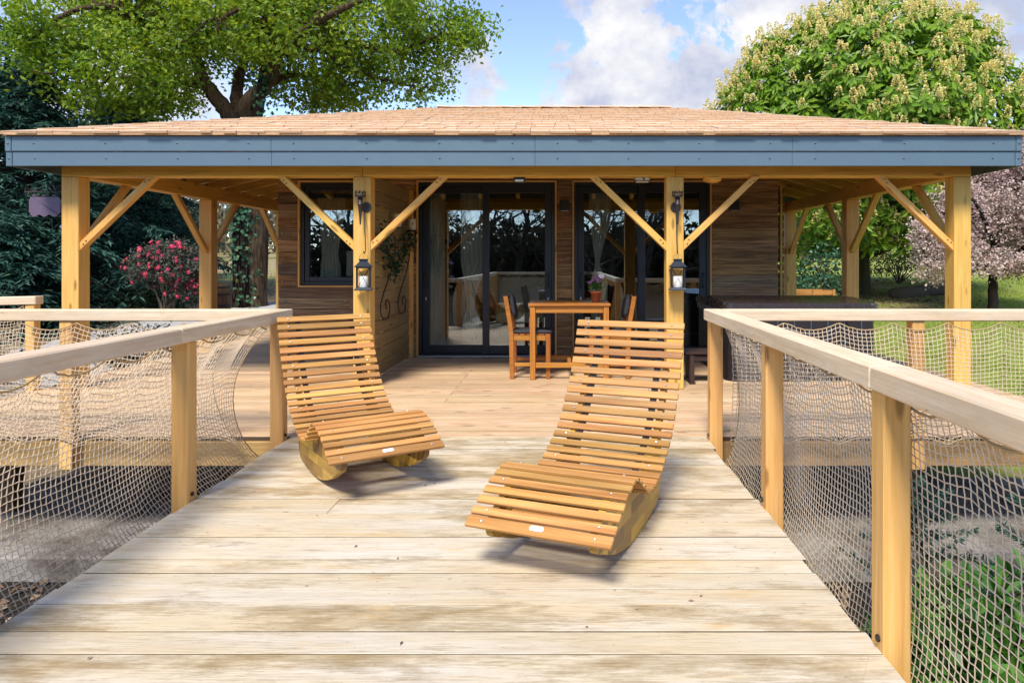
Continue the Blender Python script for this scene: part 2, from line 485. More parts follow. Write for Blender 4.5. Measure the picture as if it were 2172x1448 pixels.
M['tubtrim'] = plain('hot_tub_trim', (0.045, 0.075, 0.12), 0.3, 0, 0.1)
M['lampblack'] = plain('lamp_black', (0.015, 0.017, 0.02), 0.45)
M['lampwhite'] = plain('lamp_diffuser', (0.75, 0.73, 0.70), 0.4, 0, 0.03)
M['curtain'] = plain('cream_linen', (0.66, 0.62, 0.50), 0.9, 0, 0.08, 25)
M['rope'] = plain('hemp_net_rope', (0.66, 0.52, 0.365), 0.85, 0, 0.2, 60)
M['edgerope'] = plain('tan_edge_rope', (0.40, 0.28, 0.15), 0.85, 0, 0.2, 60)
t = NT('oak_bark'); tc = t.new('ShaderNodeTexCoord')
n = t.noise(t.mapping(tc.outputs['Object'], (16, 16, 2.2)), 1.0, 6, 0.7, 0.8); n2 = t.noise(tc.outputs['Object'], 30, 4)
c = t.ramp(n, [(0.36, (0.030, 0.018, 0.011)), (0.52, (0.115, 0.075, 0.046)), (0.70, (0.22, 0.155, 0.10))])
t.col(t.mix(t.math('MULTIPLY', n2, 0.5), c, (0.06, 0.045, 0.03))); t.rough(0.95); t.bump(n, 1.0, 0.05); t.bsdf.inputs['Specular IOR Level'].default_value = 0.1
M['bark'] = t.m
M['barkgreen'] = plain('mossy_bark', (0.075, 0.075, 0.04), 0.9, 0, 0.5, 14, 0.6, 0.15)
M['barkdark'] = plain('dark_bark', (0.028, 0.020, 0.016), 0.9, 0, 0.4, 20, 0.6, 0.15)
M['log'] = plain('weathered_log', (0.48, 0.33, 0.18), 0.9, 0, 0.5, 9, 0.6, 0.15)
M['barkpale'] = plain('bare_branch_bark', (0.09, 0.075, 0.055), 0.9, 0, 0.4, 20, 0.3, 0.15)
t = NT('dirty_concrete'); v = t.objvec()
n = t.noise(v, 2.2, 7, 0.7); n2 = t.noise(v, 26, 5, 0.7)
c = t.mix(t.ramp(n, [(0.42, 0.0), (0.62, 1.0)]), (0.27, 0.25, 0.22), (0.07, 0.052, 0.036))
c = t.mix(t.ramp(n2, [(0.52, 0.0), (0.66, 0.8)]), c, (0.09, 0.07, 0.05))
t.col(c); t.rough(0.9); t.bump(n2, 0.4, 0.01)
M['concrete'] = t.m
M['rim'] = wood('rim_larch', (0.42, 0.26, 0.105), (0.30, 0.165, 0.06), 0.25, 1.0, 0.65, stain=[(0.12, 0.07, 0.03)], stain_amt=0.5)
M['underframe'] = wood('underframe_timber', (0.16, 0.10, 0.05), (0.10, 0.06, 0.03), 0.2)

M['oakleaf'] = leafmat('oak_leaf', [(0.0, (0.103, 0.187, 0.019)), (0.4, (0.194, 0.300, 0.025)), (0.8, (0.298, 0.388, 0.032)), (1.0, (0.331, 0.372, 0.043))], 0.42, 0.5, (1.5, 1.4, 0.55), (0.5, (0.75, 0.85, 0.8)))
M['chestleaf'] = leafmat('chestnut_leaf', [(0.0, (0.101, 0.191, 0.016)), (0.5, (0.189, 0.320, 0.022)), (1.0, (0.262, 0.341, 0.030))], 0.32, 0.45, (1.4, 1.5, 0.5), (0.6, (0.8, 0.9, 0.8)))
M['candleflower'] = leafmat('chestnut_flower', [(0.0, (0.734, 0.531, 0.178)), (0.5, (0.850, 0.724, 0.303)), (1.0, (0.850, 0.850, 0.460))], 0.25, 0.7, (1, 1, 0.8))
M['needle'] = leafmat('conifer_needle', [(0.0, (0.015, 0.050, 0.041)), (0.6, (0.027, 0.091, 0.066)), (0.92, (0.058, 0.155, 0.101)), (1.0, (0.090, 0.168, 0.084))], 0.18, 0.6, (1, 1.2, 0.8), (0.8, (0.7, 0.75, 0.85)))
M['blossom'] = leafmat('pink_blossom', [(0.0, (0.40, 0.30, 0.27)), (0.5, (0.66, 0.52, 0.45)), (1.0, (0.82, 0.70, 0.60))], 0.3, 0.7, (1.05, 0.97, 0.9), (0.7, (0.86, 0.78, 0.84)))
M['greyleaf'] = leafmat('grey_green_leaf', [(0.0, (0.055, 0.065, 0.05)), (0.6, (0.10, 0.115, 0.085)), (1.0, (0.15, 0.15, 0.11))], 0.25, 0.6, (1.1, 1.1, 0.8))
M['rosepetal'] = leafmat('crimson_petal', [(0.0, (0.50, 0.012, 0.08)), (1.0, (0.72, 0.03, 0.16))], 0.3, 0.6, (1.2, 0.8, 0.9))
M['rosecentre'] = plain('rose_centre', (0.62, 0.22, 0.10), 0.8)
M['ivyleaf'] = leafmat('ivy_leaf', [(0.0, (0.025, 0.085, 0.045)), (0.6, (0.05, 0.14, 0.075)), (0.93, (0.09, 0.19, 0.10)), (1.0, (0.45, 0.33, 0.03))], 0.2, 0.35, (1, 1.2, 0.7))
M['darkivy'] = leafmat('dark_ivy_leaf', [(0.0, (0.012, 0.030, 0.012)), (1.0, (0.035, 0.070, 0.03))], 0.15, 0.45, (1, 1.2, 0.7))
M['laurel'] = leafmat('laurel_leaf', [(0.0, (0.030, 0.100, 0.012)), (0.6, (0.066, 0.180, 0.020)), (1.0, (0.132, 0.270, 0.040))], 0.3, 0.35, (1.2, 1.4, 0.5))
M['grassblade'] = leafmat('grass_blade', [(0.0, (0.188, 0.280, 0.038)), (0.5, (0.320, 0.403, 0.070)), (1.0, (0.420, 0.406, 0.112))], 0.3, 0.6, (1.2, 1.2, 0.6), (0.6, (0.85, 0.95, 0.8)))
M['litter'] = leafmat('dry_leaf', [(0.0, (0.10, 0.055, 0.03)), (0.5, (0.24, 0.15, 0.085)), (1.0, (0.42, 0.31, 0.20))], 0.15, 0.8, (1, 1, 1))
M['darkleaf'] = leafmat('dark_wood_leaf', [(0.0, (0.02, 0.024, 0.016)), (0.6, (0.04, 0.045, 0.028)), (1.0, (0.08, 0.075, 0.045))], 0.2, 0.8, (1, 1, 0.8))
M['farleaf'] = leafmat('far_wood_leaf', [(0.0, (0.10, 0.085, 0.055)), (0.5, (0.17, 0.15, 0.09)), (0.85, (0.26, 0.23, 0.15)), (1.0, (0.12, 0.17, 0.06))], 0.3, 0.8, (1, 1, 0.8))
M['pinkpetal'] = leafmat('lilac_petal', [(0.0, (0.48, 0.14, 0.42)), (0.6, (0.66, 0.28, 0.58)), (1.0, (0.78, 0.48, 0.70))], 0.25, 0.6, (1, 0.9, 1))

# old bridge planks: pale, water stained, with saw marks on some of them
t = NT('weathered_oak_plank'); v = t.objvec()
def mp(sx, sy, loc=(0, 0, 0)): return t.mapping(v, (sx, sy, sy), loc)
r2 = t.math('FRACT', t.math('MULTIPLY', t.rnd, 13.7)); r3 = t.math('FRACT', t.math('MULTIPLY', t.rnd, 29.3))
c = t.mix(t.ramp(t.noise(mp(.8, 4), 1.2, 4), [(0.36, 0.0), (0.64, 1.0)]), (0.60, 0.54, 0.435), (0.58, 0.475, 0.31))
st = t.noise(mp(1.5, 30, (5, 0, 0)), 1.0, 6, 0.65, 0.3)
c = t.mix(t.math('MULTIPLY', t.ramp(st, [(0.46, 0.0), (0.70, 1.0)]), 0.42), c, (0.44, 0.32, 0.19))
s1 = t.noise(mp(2.3, 7.5, (1, 3, 2)), 1.0, 8, 0.7, 0.15)
fb = t.noise(mp(7, 120), 1.0, 5, 0.75)
gr = t.math('MULTIPLY', t.math('SUBTRACT', fb, 0.5), 0.34)
s1 = t.math('ADD', t.math('ADD', s1, gr), t.math('MULTIPLY', t.math('SUBTRACT', r2, 0.5), 0.13))
c = t.mix(t.math('MULTIPLY', t.ramp(s1, [(0.49, 0.0), (0.58, 0.5), (0.70, 1.0)]), 0.80), c, (0.23, 0.15, 0.05))
s2 = t.noise(mp(2.0, 6, (8, 1, 7)), 1.3, 8, 0.72, 0.2)
s2 = t.math('ADD', t.math('ADD', s2, gr), t.math('MULTIPLY', t.math('SUBTRACT', r3, 0.5), 0.12))
c = t.mix(t.math('MULTIPLY', t.ramp(s2, [(0.54, 0.0), (0.74, 1.0)]), 0.42), c, (0.28, 0.21, 0.14))
s4 = t.noise(mp(2.2, 12, (4, 6, 1)), 1.2, 5, 0.6, 0.3)
c = t.mix(t.math('MULTIPLY', t.ramp(s4, [(0.60, 0.0), (0.72, 1.0)]), 0.6), c, (0.60, 0.38, 0.14))
c = t.mix(t.math('MULTIPLY', t.ramp(fb, [(0.46, 0.0), (0.70, 1.0)]), 0.45), c, (0.29, 0.21, 0.13))
sp = t.noise(mp(26, 60, (2, 2, 2)), 1.0, 3, 0.6)
c = t.mix(t.math('MULTIPLY', t.ramp(sp, [(0.68, 0.0), (0.74, 1.0)]), 0.7), c, (0.20, 0.10, 0.04))
sx = t.new('ShaderNodeSeparateXYZ'); t.l.new(v, sx.inputs[0])
dg = t.math('ADD', t.math('MULTIPLY', sx.outputs[0], 30.0), t.math('MULTIPLY', sx.outputs[1], t.math('ADD', t.math('MULTIPLY', r3, 30.0), -34.0)))
cb = t.new('ShaderNodeCombineXYZ'); t.l.new(dg, cb.inputs[0])
sw = t.noise(cb.outputs[0], 1.0, 5, 0.75)
msk = t.math('MULTIPLY', t.ramp(r2, [(0.35, 0.0), (0.6, 1.0)]), t.ramp(t.noise(mp(.7, 3, (9, 5, 0)), 1.0, 2), [(0.42, 0.1), (0.6, 1.0)]))
c = t.mix(t.math('MULTIPLY', t.math('MULTIPLY', t.ramp(sw, [(0.60, 0.0), (0.68, 1.0)]), msk), 0.55), c, (0.72, 0.67, 0.57))
c = t.mix(t.math('MULTIPLY', t.math('MULTIPLY', t.ramp(sw, [(0.34, 1.0), (0.42, 0.0)]), msk), 0.5), c, (0.26, 0.20, 0.12))
hv = t.new('ShaderNodeHueSaturation'); t.l.new(c, hv.inputs['Color']); t.l.new(t.math('ADD', t.math('MULTIPLY', t.rnd, 0.16), 0.97), hv.inputs['Value'])
t.col(hv.outputs[0]); t.rough(0.72); t.bump(t.math('ADD', fb, t.math('MULTIPLY', sw, 0.7)), 0.25, 0.006); t.bsdf.inputs['Specular IOR Level'].default_value = 0.25
M['plank'] = t.m
M['plankedge'] = plain('gap_shade_grime_edge', (0.07, 0.045, 0.025), 0.9, 0, 0.4, 20)  # dark side faces: gap shade between boards painted into the colour, with joint grime

# architectural glass: clear pane, mirror reflection growing towards grazing view
t = NT('window_glass')
lw = t.new('ShaderNodeFresnel'); lw.inputs['IOR'].default_value = 1.9
tr = t.new('ShaderNodeBsdfTransparent'); tr.inputs['Color'].default_value = (0.92, 0.95, 0.94, 1)
gl = t.new('ShaderNodeBsdfGlossy'); gl.inputs['Roughness'].default_value = 0.0; gl.inputs['Color'].default_value = (0.82, 0.93, 1.0, 1)
mx = t.new('ShaderNodeMixShader')
t.l.new(t.math('MULTIPLY', lw.outputs[0], 1.7, True), mx.inputs[0])
t.l.new(tr.outputs[0], mx.inputs[1]); t.l.new(gl.outputs[0], mx.inputs[2]); t.l.new(mx.outputs[0], t.out.inputs[0])
M['glass'] = t.m

# block-glued rocker sides
t = NT('block_glued_acacia'); v = t.objvec()
br = t.new('ShaderNodeTexBrick'); t.l.new(t.mapping(v, (1, 1, 1), rot=(0, R(90), 0)), br.inputs['Vector'])
sx = t.new('ShaderNodeSeparateXYZ'); t.l.new(v, sx.inputs[0])
cx = t.new('ShaderNodeCombineXYZ'); t.l.new(sx.outputs[1], cx.inputs[0]); t.l.new(sx.outputs[2], cx.inputs[1])
t.l.new(cx.outputs[0], br.inputs['Vector'])
br.inputs['Scale'].default_value = 1.0; br.inputs['Brick Width'].default_value = 0.21; br.inputs['Row Height'].default_value = 0.055
br.inputs['Mortar Size'].default_value = 0.0006; br.inputs['Bias'].default_value = 0.0
br.inputs['Color1'].default_value = (0.64, 0.40, 0.055, 1); br.inputs['Color2'].default_value = (0.12, 0.055, 0.012, 1); br.inputs['Mortar'].default_value = (0.12, 0.06, 0.02, 1)
g = t.noise(t.mapping(v, (30, 1.5, 40)), 1.5, 5)
c = t.mix(t.ramp(g, [(0.4, 0.0), (0.75, 0.6)]), br.outputs['Color'], (0.17, 0.08, 0.02))
t.col(c); t.rough(0.45); t.bump(g, 0.1, 0.005)
M['block'] = t.m

# ground: lawn to the right and beyond, leaf mould on the left, dark earth below the bridge
t = NT('garden_ground')
ge = t.new('ShaderNodeNewGeometry'); pos = ge.outputs['Position']
sx = t.new('ShaderNodeSeparateXYZ'); t.l.new(pos, sx.inputs[0])
n1 = t.noise(pos, 0.6, 5); n2 = t.noise(pos, 6.0, 6, 0.65); n3 = t.noise(pos, 40.0, 4, 0.7)
grass = t.ramp(n2, [(0.3, (0.20, 0.26, 0.045)), (0.55, (0.29, 0.34, 0.075)), (0.75, (0.40, 0.40, 0.13))])
mould = t.ramp(n2, [(0.28, (0.15, 0.105, 0.06)), (0.5, (0.32, 0.24, 0.15)), (0.72, (0.48, 0.38, 0.26))])
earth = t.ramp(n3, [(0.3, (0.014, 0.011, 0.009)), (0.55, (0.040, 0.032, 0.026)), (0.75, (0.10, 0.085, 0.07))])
def sstep(x, a, b):
    m = t.new('ShaderNodeMapRange', interpolation_type='SMOOTHSTEP'); t.set(m.inputs['Value'], x)
    m.inputs['From Min'].default_value = a; m.inputs['From Max'].default_value = b; return m.outputs[0]
wob = t.math('MULTIPLY', t.math('SUBTRACT', n1, 0.5), 4.0)
gx = sstep(t.math('ADD', sx.outputs[0], wob), 2.6, 4.2)
gfar = t.math('MULTIPLY', sstep(t.math('ADD', sx.outputs[1], wob), 15.5, 18), 0.55)
dv = t.new('ShaderNodeVectorMath', operation='DISTANCE'); t.l.new(t.mapping(pos, (1, .55, 0)), dv.inputs[0]); dv.inputs[1].default_value = (7.4, 9.6, 0)
gx = t.math('MULTIPLY', gx, sstep(t.math('ADD', dv.outputs['Value'], t.math('MULTIPLY', wob, .35)), 1.9, 2.5))
green = t.math('MAXIMUM', gx, t.math('MULTIPLY', gfar, t.ramp(n1, [(0.42, 0.0), (0.56, 1.0)])))
c = t.mix(green, mould, grass)
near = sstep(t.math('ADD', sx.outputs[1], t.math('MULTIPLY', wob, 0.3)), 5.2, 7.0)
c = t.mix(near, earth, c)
t.col(c); t.rough(0.95); t.bump(n3, 0.8, 0.05); t.bsdf.inputs['Specular IOR Level'].default_value = 0.1
M['ground'] = t.m

t = NT('pale_gravel'); ge = t.new('ShaderNodeNewGeometry')
n = t.noise(ge.outputs['Position'], 45, 4, 0.7)
t.col(t.ramp(n, [(0.3, (0.26, 0.25, 0.24)), (0.7, (0.52, 0.51, 0.50))])); t.rough(0.95); t.bump(n, 0.6, 0.02)
M['gravel'] = t.m
# ------------------------------------------------------------------ ground
DECK = (-4.9, 4.05, 4.66, 12.1)          # x0, x1, y0, y1 of the porch deck
_hy = [-60, 4.6, 6.6, 9, 12, 14.5, 20, 30, 60, 220]
_hz = [-0.9, -0.86, -0.45, -0.22, -0.02, 0.13, 0.55, 0.95, 1.9, 5.0]
def ground_z(x, y):
    z = np.interp(y, _hy, _hz)
    dx = max(DECK[0] - 0.1 - x, x - DECK[1] - 0.1, 0); dy = max(DECK[2] - y, y - DECK[3], 0)
    m = min(1.0, math.hypot(dx, dy) / 1.3); m = m * m * (3 - 2 * m)
    z = -0.86 * (1 - m) + z * m
    return z + 0.06 * m * mnoise.noise(Vector((x * .5, y * .5, 0.3))) + 0.012 * mnoise.noise(Vector((x * 3, y * 3, 1.3)))
gx_ = np.unique(np.concatenate([np.linspace(-160, -14, 22), np.linspace(-14, 14, 113), np.linspace(14, 160, 22)]))
gy_ = np.unique(np.concatenate([np.linspace(-120, -6, 16), np.linspace(-6, 26, 129), np.linspace(26, 220, 26)]))
GX, GY = np.meshgrid(gx_, gy_)
GZ = np.array([[ground_z(a, b) for a in gx_] for b in gy_])
V = np.stack([GX, GY, GZ], -1).reshape(-1, 3)
nx = len(gx_); ii, jj = np.meshgrid(np.arange(nx - 1), np.arange(len(gy_) - 1))
a0 = (jj * nx + ii).ravel()
F = np.stack([a0, a0 + 1, a0 + nx + 1, a0 + nx], -1)
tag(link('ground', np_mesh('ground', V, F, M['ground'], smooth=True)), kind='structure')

# pale gravel path left of the deck, following the ground
def draped(name, pts, mat, lift):
    bm = bmesh.new()
    rows = [[bm.verts.new((x, y, ground_z(x, y) + lift)) for (x, y) in row] for row in pts]
    for r0, r1 in zip(rows, rows[1:]):
        for k in range(len(r0) - 1): bm.faces.new((r0[k], r0[k + 1], r1[k + 1], r1[k]))
    return bm_obj(name, bm, mat, None, True)
rows = []
for k in range(40):
    y = 7.2 + k * .22
    cx_ = -6.4 - 0.35 * math.sin(k * .12) - 0.02 * k
    w = 0.85 + .08 * math.sin(k * 1.7)
    rows.append([(cx_ - w + 2 * w * q / 8 + .03 * math.sin(k * 3 + q), y) for q in range(9)])
tag(draped('gravel_path', rows, M['gravel'], 0.05), kind='structure')

# concrete slab under the deck
bm = bmesh.new(); bbox(bm, -4.55, 4.0, 4.38, 6.0, -0.95, -0.70)
bmesh.ops.bevel(bm, geom=bm.edges[:], offset=0.015, segments=1, affect='EDGES')
tag(bm_obj('foundation_slab', bm, M['concrete']), kind='structure')

# ------------------------------------------------------------------ porch deck
CAB = (-3.53, 2.68, 8.48, 11.4)           # cabin footprint
deck = bpy.data.objects.new('porch_deck', None); C.objects.link(deck); deck.location = (-0.4, 4.66, 0); tag(deck, kind='structure')
pitch, bw = 0.143, 0.1375
y = DECK[2] + bw / 2
row = 0
while y < DECK[3]:
    spans = [(DECK[0], DECK[1])] if y < CAB[2] - 0.05 else [(DECK[0], CAB[0] - 0.004), (CAB[1] + 0.004, DECK[1])]
    for (xa, xb) in spans:
        cuts = [xa]
        if xb - xa > 3:
            cuts += sorted([-1.9 + random.choice([0, 0, -1.1, .9]), 1.6 + random.choice([0, .7, -.8])])
        cuts.append(xb)
        for c0, c1 in zip(cuts, cuts[1:]):
            dz = random.uniform(-.0015, .0015)
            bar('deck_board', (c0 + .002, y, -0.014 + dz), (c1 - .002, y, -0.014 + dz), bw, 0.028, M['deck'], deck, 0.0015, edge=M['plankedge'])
    y += pitch; row += 1
for xa, xb in ((DECK[0], -1.9), (-1.9, 1.0), (1.0, DECK[1])):
    bar('rim_board', (xa + .002, 4.655, -0.115), (xb - .002, 4.655, -0.115), 0.03, 0.165, M['rim'], deck)
for x in (DECK[0] - .016, DECK[1] + .016):
    bar('rim_board', (x, 4.67, -0.10), (x, DECK[3], -0.10), 0.03, 0.17, M['rim'], deck)
for k in range(15):
    x = DECK[0] + .3 + k * .6
    bar('joist', (x, 4.68, -0.105), (x, 12.0, -0.105), 0.06, 0.14, M['underframe'], deck)
for x in (-4.2, -2.1, 0.3, 2.6, 3.8):
    for yy in (5.2, 7.4):
        bar('support_post', (x, yy, -0.705 if yy < 6 else -.9), (x, yy, -0.178), 0.12, 0.12, M['underframe'], deck)

# ------------------------------------------------------------------ footbridge terrace
BX0, BX1 = -1.852, 0.975
bridge = bpy.data.objects.new('footbridge', None); C.objects.link(bridge); bridge.location = (-0.44, 2.0, 0); tag(bridge, kind='structure')
edges = [4.648, 4.355, 3.976, 3.717, 3.441, 3.238, 2.965, 2.745, 2.625, 2.5, 2.383, 2.21, 2.086, 1.92, 1.70, 1.52, 1.28, 1.06, .86, .60, .4, .15, -.1, -.3, -.55, -.75, -1.0, -1.25, -1.45, -1.7, -1.95, -2.2]
for e1, e0 in zip(edges, edges[1:]):
    w = e1 - e0 - random.choice([.002, .003, .005, .008])
    dz = random.uniform(-.002, .002)
    xa, xb = BX0 + random.uniform(-.008, .008), BX1 + random.uniform(-.012, .012)
    cuts = [xa, xb]
    if abs(e0 - 3.238) < .01: cuts = [xa, -1.12, xb]
    for c0, c1 in zip(cuts, cuts[1:]):
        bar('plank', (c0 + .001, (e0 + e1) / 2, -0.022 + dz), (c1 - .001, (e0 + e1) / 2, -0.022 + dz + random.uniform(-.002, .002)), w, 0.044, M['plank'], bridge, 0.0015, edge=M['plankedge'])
for x in (BX0 + .05, -0.44, BX1 - .05):
    bar('bearer', (x, -2.2, -0.145), (x, 4.62, -0.145), 0.08, 0.19, M['underframe'], bridge)
for x in (BX0 + .05, BX1 - .05):
    for yy in (-2.0, 0.4, 2.9):
        bar('support_post', (x, yy, -0.95), (x, yy, -0.242), 0.11, 0.11, M['underframe'], bridge)

# ------------------------------------------------------------------ the cabin: porch frame, roof, walls, doors
cabin = thing('timber_cabin', 'wooden cabin with open porch, shingled hip roof and blue grey fascia', 'cabin', (-0.43, 8.8, 0))
PX = [-4.59, -1.87, 1.05, 3.73]
PYF, PY2, PY3 = 6.44, 8.85, 11.2
PS, BZ0, BZ1 = 0.16, 1.98, 2.15
pillars = [(x, PYF) for x in PX] + [(PX[0], PY2), (PX[3], PY2), (PX[0], PY3), (PX[3], PY3)]
for (x, yy) in pillars:
    bar('pillar', (x, yy, 0.001), (x, yy, BZ0 - .001), PS, PS, M['pine'], cabin, 0.006)
bx = [PX[0] - PS / 2, PX[1] + .005, PX[2] + .005, PX[3] + PS / 2]
for a, b in zip(bx, bx[1:]):
    bar('beam', (a + .001, PYF, (BZ0 + BZ1) / 2), (b - .001, PYF, (BZ0 + BZ1) / 2), PS, BZ1 - BZ0, M['beam'], cabin, 0.006)
for x in (PX[0], PX[3]):
    bar('beam', (x, PYF + PS / 2 + .002, (BZ0 + BZ1) / 2), (x, PY2, (BZ0 + BZ1) / 2), PS - .01, BZ1 - BZ0, M['beam'], cabin, 0.006)
    bar('beam', (x, PY2 + .002, (BZ0 + BZ1) / 2), (x, PY3 + PS / 2, (BZ0 + BZ1) / 2), PS - .01, BZ1 - BZ0, M['beam'], cabin, 0.006)
bar('beam', (PX[0] + .09, PY3, (BZ0 + BZ1) / 2), (PX[3] - .09, PY3, (BZ0 + BZ1) / 2), PS - .02, BZ1 - BZ0, M['beam'], cabin, 0.006)
bm = bmesh.new(); bmesh.ops.create_uvsphere(bm, u_segments=6, v_segments=4, radius=0.0065)
dark_screw_me = bpy.data.meshes.new('screw'); bm.to_mesh(dark_screw_me); bm.free(); dark_screw_me.materials.append(M['iron'])
def brace(x, yy, dx, dy):
    """knee brace from a pillar up to the beam"""
    L = math.hypot(dx, dy)
    ux, uy = dx / L, dy / L
    run = 0.69
    n = Vector((ux, uy, 0))
    p0 = Vector((x, yy, 0)) + n * (PS / 2 - .012) + Vector((0, 0, 1.318))
    p1 = Vector((x, yy, 0)) + n * (PS / 2 + run) + Vector((0, 0, 1.992))
    d = (p1 - p0).normalized()
    # cut square to the pillar and the beam: a sheared prism
    side = Vector((-uy, ux, 0)) * 0.036
    hgt = 0.058 / math.cos(math.atan2(d.z, math.hypot(d.x, d.y)))
    bm = bmesh.new()
    q = []
    for s in (-1, 1):
        lowp, highp = [], []
        a0 = p0 + side * s + Vector((0, 0, hgt / 2)); a1 = p0 + side * s - Vector((0, 0, hgt / 2))
        b0 = p1 + side * s - n * (hgt / 2); b1 = p1 + side * s + n * (hgt / 2)
        q.append([bm.verts.new(v) for v in (a1, b1, b0, a0)])
    A, B = q
    bm.faces.new(A); bm.faces.new(list(reversed(B)))
    for k in range(4):
        bm.faces.new((A[(k + 1) % 4], A[k], B[k], B[(k + 1) % 4]))
    bmesh.ops.recalc_face_normals(bm, faces=bm.faces)
    bmesh.ops.bevel(bm, geom=bm.edges[:], offset=0.004, segments=1, affect='EDGES')
    # local frame along the brace so the grain runs with it
    m = orient(p0, p1); m.translation = (p0 + p1) / 2
    bmesh.ops.transform(bm, matrix=m.inverted(), verts=bm.verts)
    o = bm_obj('brace', bm, M['pine'])
    o.location = m.translation; o.rotation_euler = m.to_euler()
    put(o, cabin)
    if dx:
        for f in (.06, .10, .90, .94):
            q_ = p0.lerp(p1, f) + d.cross(Vector((0, 1, 0))) * random.uniform(-.014, .014)
            s_ = link('screw', dark_screw_me); s_.location = (q_.x, yy - .0375, q_.z); put(s_, o)
for k, x in enumerate(PX):
    if k > 0: brace(x, PYF - .03, -1, 0)
    if k < 3: brace(x, PYF - .03, 1, 0)
for x in (PX[0], PX[3]):
    brace(x, PYF, 0, 1); brace(x, PY2, 0, -1); brace(x, PY2, 0, 1); brace(x, PY3, 0, -1)
brace(PX[0], PY3, 1, 0); brace(PX[3], PY3, -1, 0)

# roof
EX0, EX1, EY0, EY1, EZ = -4.94, 4.09, 6.07, 11.63, 2.302
RY, RX0, RX1, RZ = 8.85, -1.62, 1.40, 3.13
eA, eB, eC, eD = Vector((EX0, EY0, EZ)), Vector((EX1, EY0, EZ)), Vector((EX1, EY1, EZ)), Vector((EX0, EY1, EZ))
r0, r1 = Vector((RX0, RY, RZ)), Vector((RX1, RY, RZ))
bm = bmesh.new()
tv = [bm.verts.new(v) for v in (eA, eB, eC, eD, r0, r1)]
bv = [bm.verts.new(v + Vector((0, 0, -0.035))) for v in (eA, eB, eC, eD, r0, r1)]
for f in ((0, 1, 5, 4), (1, 2, 5), (2, 3, 4, 5), (3, 0, 4)):
    bm.faces.new([tv[k] for k in f]); bm.faces.new([bv[k] for k in reversed(f)])
for a, b in ((0, 1), (1, 2), (2, 3), (3, 0)): bm.faces.new((tv[b], tv[a], bv[a], bv[b]))
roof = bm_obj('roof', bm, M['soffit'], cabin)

shingle_me = box_mesh(1.0, 0.31, 0.020, M['shingle'], 0.003)
shingle_me.materials.append(M['butt'])
for p in shingle_me.polygons:
    if p.normal.y < -.6: p.material_index = 1
bm = bmesh.new(); bmesh.ops.create_cube(bm, size=1); bmesh.ops.scale(bm, vec=(1, .31, .02), verts=bm.verts)
pm = bpy.data.meshes.new('shingle_proto'); bm.to_mesh(pm); bm.free()
shingle_proto_v = pm.vertices[:]; shingle_proto_f = np.array([list(p.vertices) for p in pm.polygons]); shingle_proto_m = np.array([1 if p.normal.y < -.6 else 0 for p in pm.polygons])
def slope_frame(a, b, c, d):
    """eave a->b, ridge d->c"""
    u = (b - a).normalized(); n = u.cross(((d + c) / 2 - (a + b) / 2)).normalized(); s = n.cross(u)
    return u, s, n
rest_V, rest_F, rest_M, off = [], [], [], 0
EXPO = 0.228
def shingle_rows(a, b, c, d, nrows, singles):
    u, s, n = slope_frame(a, b, c, d)
    slope_len = ((d + c) / 2 - (a + b) / 2).dot(s)
    global off
    for r in range(nrows):
        fr = min((r * EXPO) / slope_len, 1.0)
        L = a.lerp(d, fr); Rr = b.lerp(c, fr)
        x0 = -0.035 + (L - a).dot(u); x1 = (Rr - a).dot(u) + 0.035
        x = x0 - random.uniform(0, .1)
        while x < x1 - .03:
            w = random.uniform(.10, .235)
            xe = min(x + w, x1 + .02); xs = max(x, x0 - .02)
            if xe - xs < .03: x += w + .004; continue
            jit = random.uniform(-.012, .012)
            th = random.uniform(.022, .031)
            ctr = a + u * ((xs + xe) / 2) + s * (r * EXPO + .135 + jit - .028) + n * (0.030 + random.uniform(0, .004))
            tilt = R(-3.6) + R(random.uniform(-.5, .5))
            m = Matrix((u, s, n)).transposed().to_4x4() @ Matrix.Rotation(tilt, 4, 'X')
            if xs - x0 < .34 or x1 - xe < .34:
                # end shingles are cut along the hip
                m2 = Matrix.Translation(ctr) @ m @ Matrix.Diagonal((xe - xs - .004, 1, th / .02, 1))
                co = []
                for v_ in shingle_proto_v:
                    q_ = m2 @ v_.co; uu = (q_ - a).dot(u); ss = min(max((q_ - a).dot(s) / slope_len, 0), 1)
                    lo, hi = (d - a).dot(u) * ss - .03, (b - a).dot(u) + (c - b).dot(u) * ss + .03
                    co.append(list(q_ + u * (min(max(uu, lo), hi) - uu)))
                if r < singles:
                    me_ = np_mesh('shingle', np.array(co), shingle_proto_f, [M['shingle'], M['butt']], shingle_proto_m)
                    link('shingle', me_, roof)
                else:
                    rest_V.append(np.array(co)); rest_F.append(shingle_proto_f + off); rest_M.append(shingle_proto_m); off += 8
            elif r < singles:
                o = bpy.data.objects.new('shingle', shingle_me); C.objects.link(o)
                o.scale = (xe - xs - .004, 1, th / .02)
                o.rotation_euler = m.to_euler(); o.location = ctr
                put(o, roof)
            else:
                m2 = Matrix.Translation(ctr) @ m @ Matrix.Diagonal((xe - xs - .004, 1, th / .02, 1))
                co = np.array([list(m2 @ v.co) for v in shingle_proto_v])
                rest_V.append(co)
                rest_F.append(shingle_proto_f + off); rest_M.append(shingle_proto_m); off += len(co)
            x += w
NR = 13
shingle_rows(eA, eB, r1, r0, NR, 5)
shingle_rows(eB, eC, r1, r1, 12, 0)
shingle_rows(eC, eD, r0, r1, 12, 0)
shingle_rows(eD, eA, r0, r0, 14, 0)
o = link('roof_shingling', np_mesh('roof_shingling', np.concatenate(rest_V), np.concatenate(rest_F), [M['shingle'], M['butt']], np.concatenate(rest_M)), roof)
tag(o, kind='stuff')
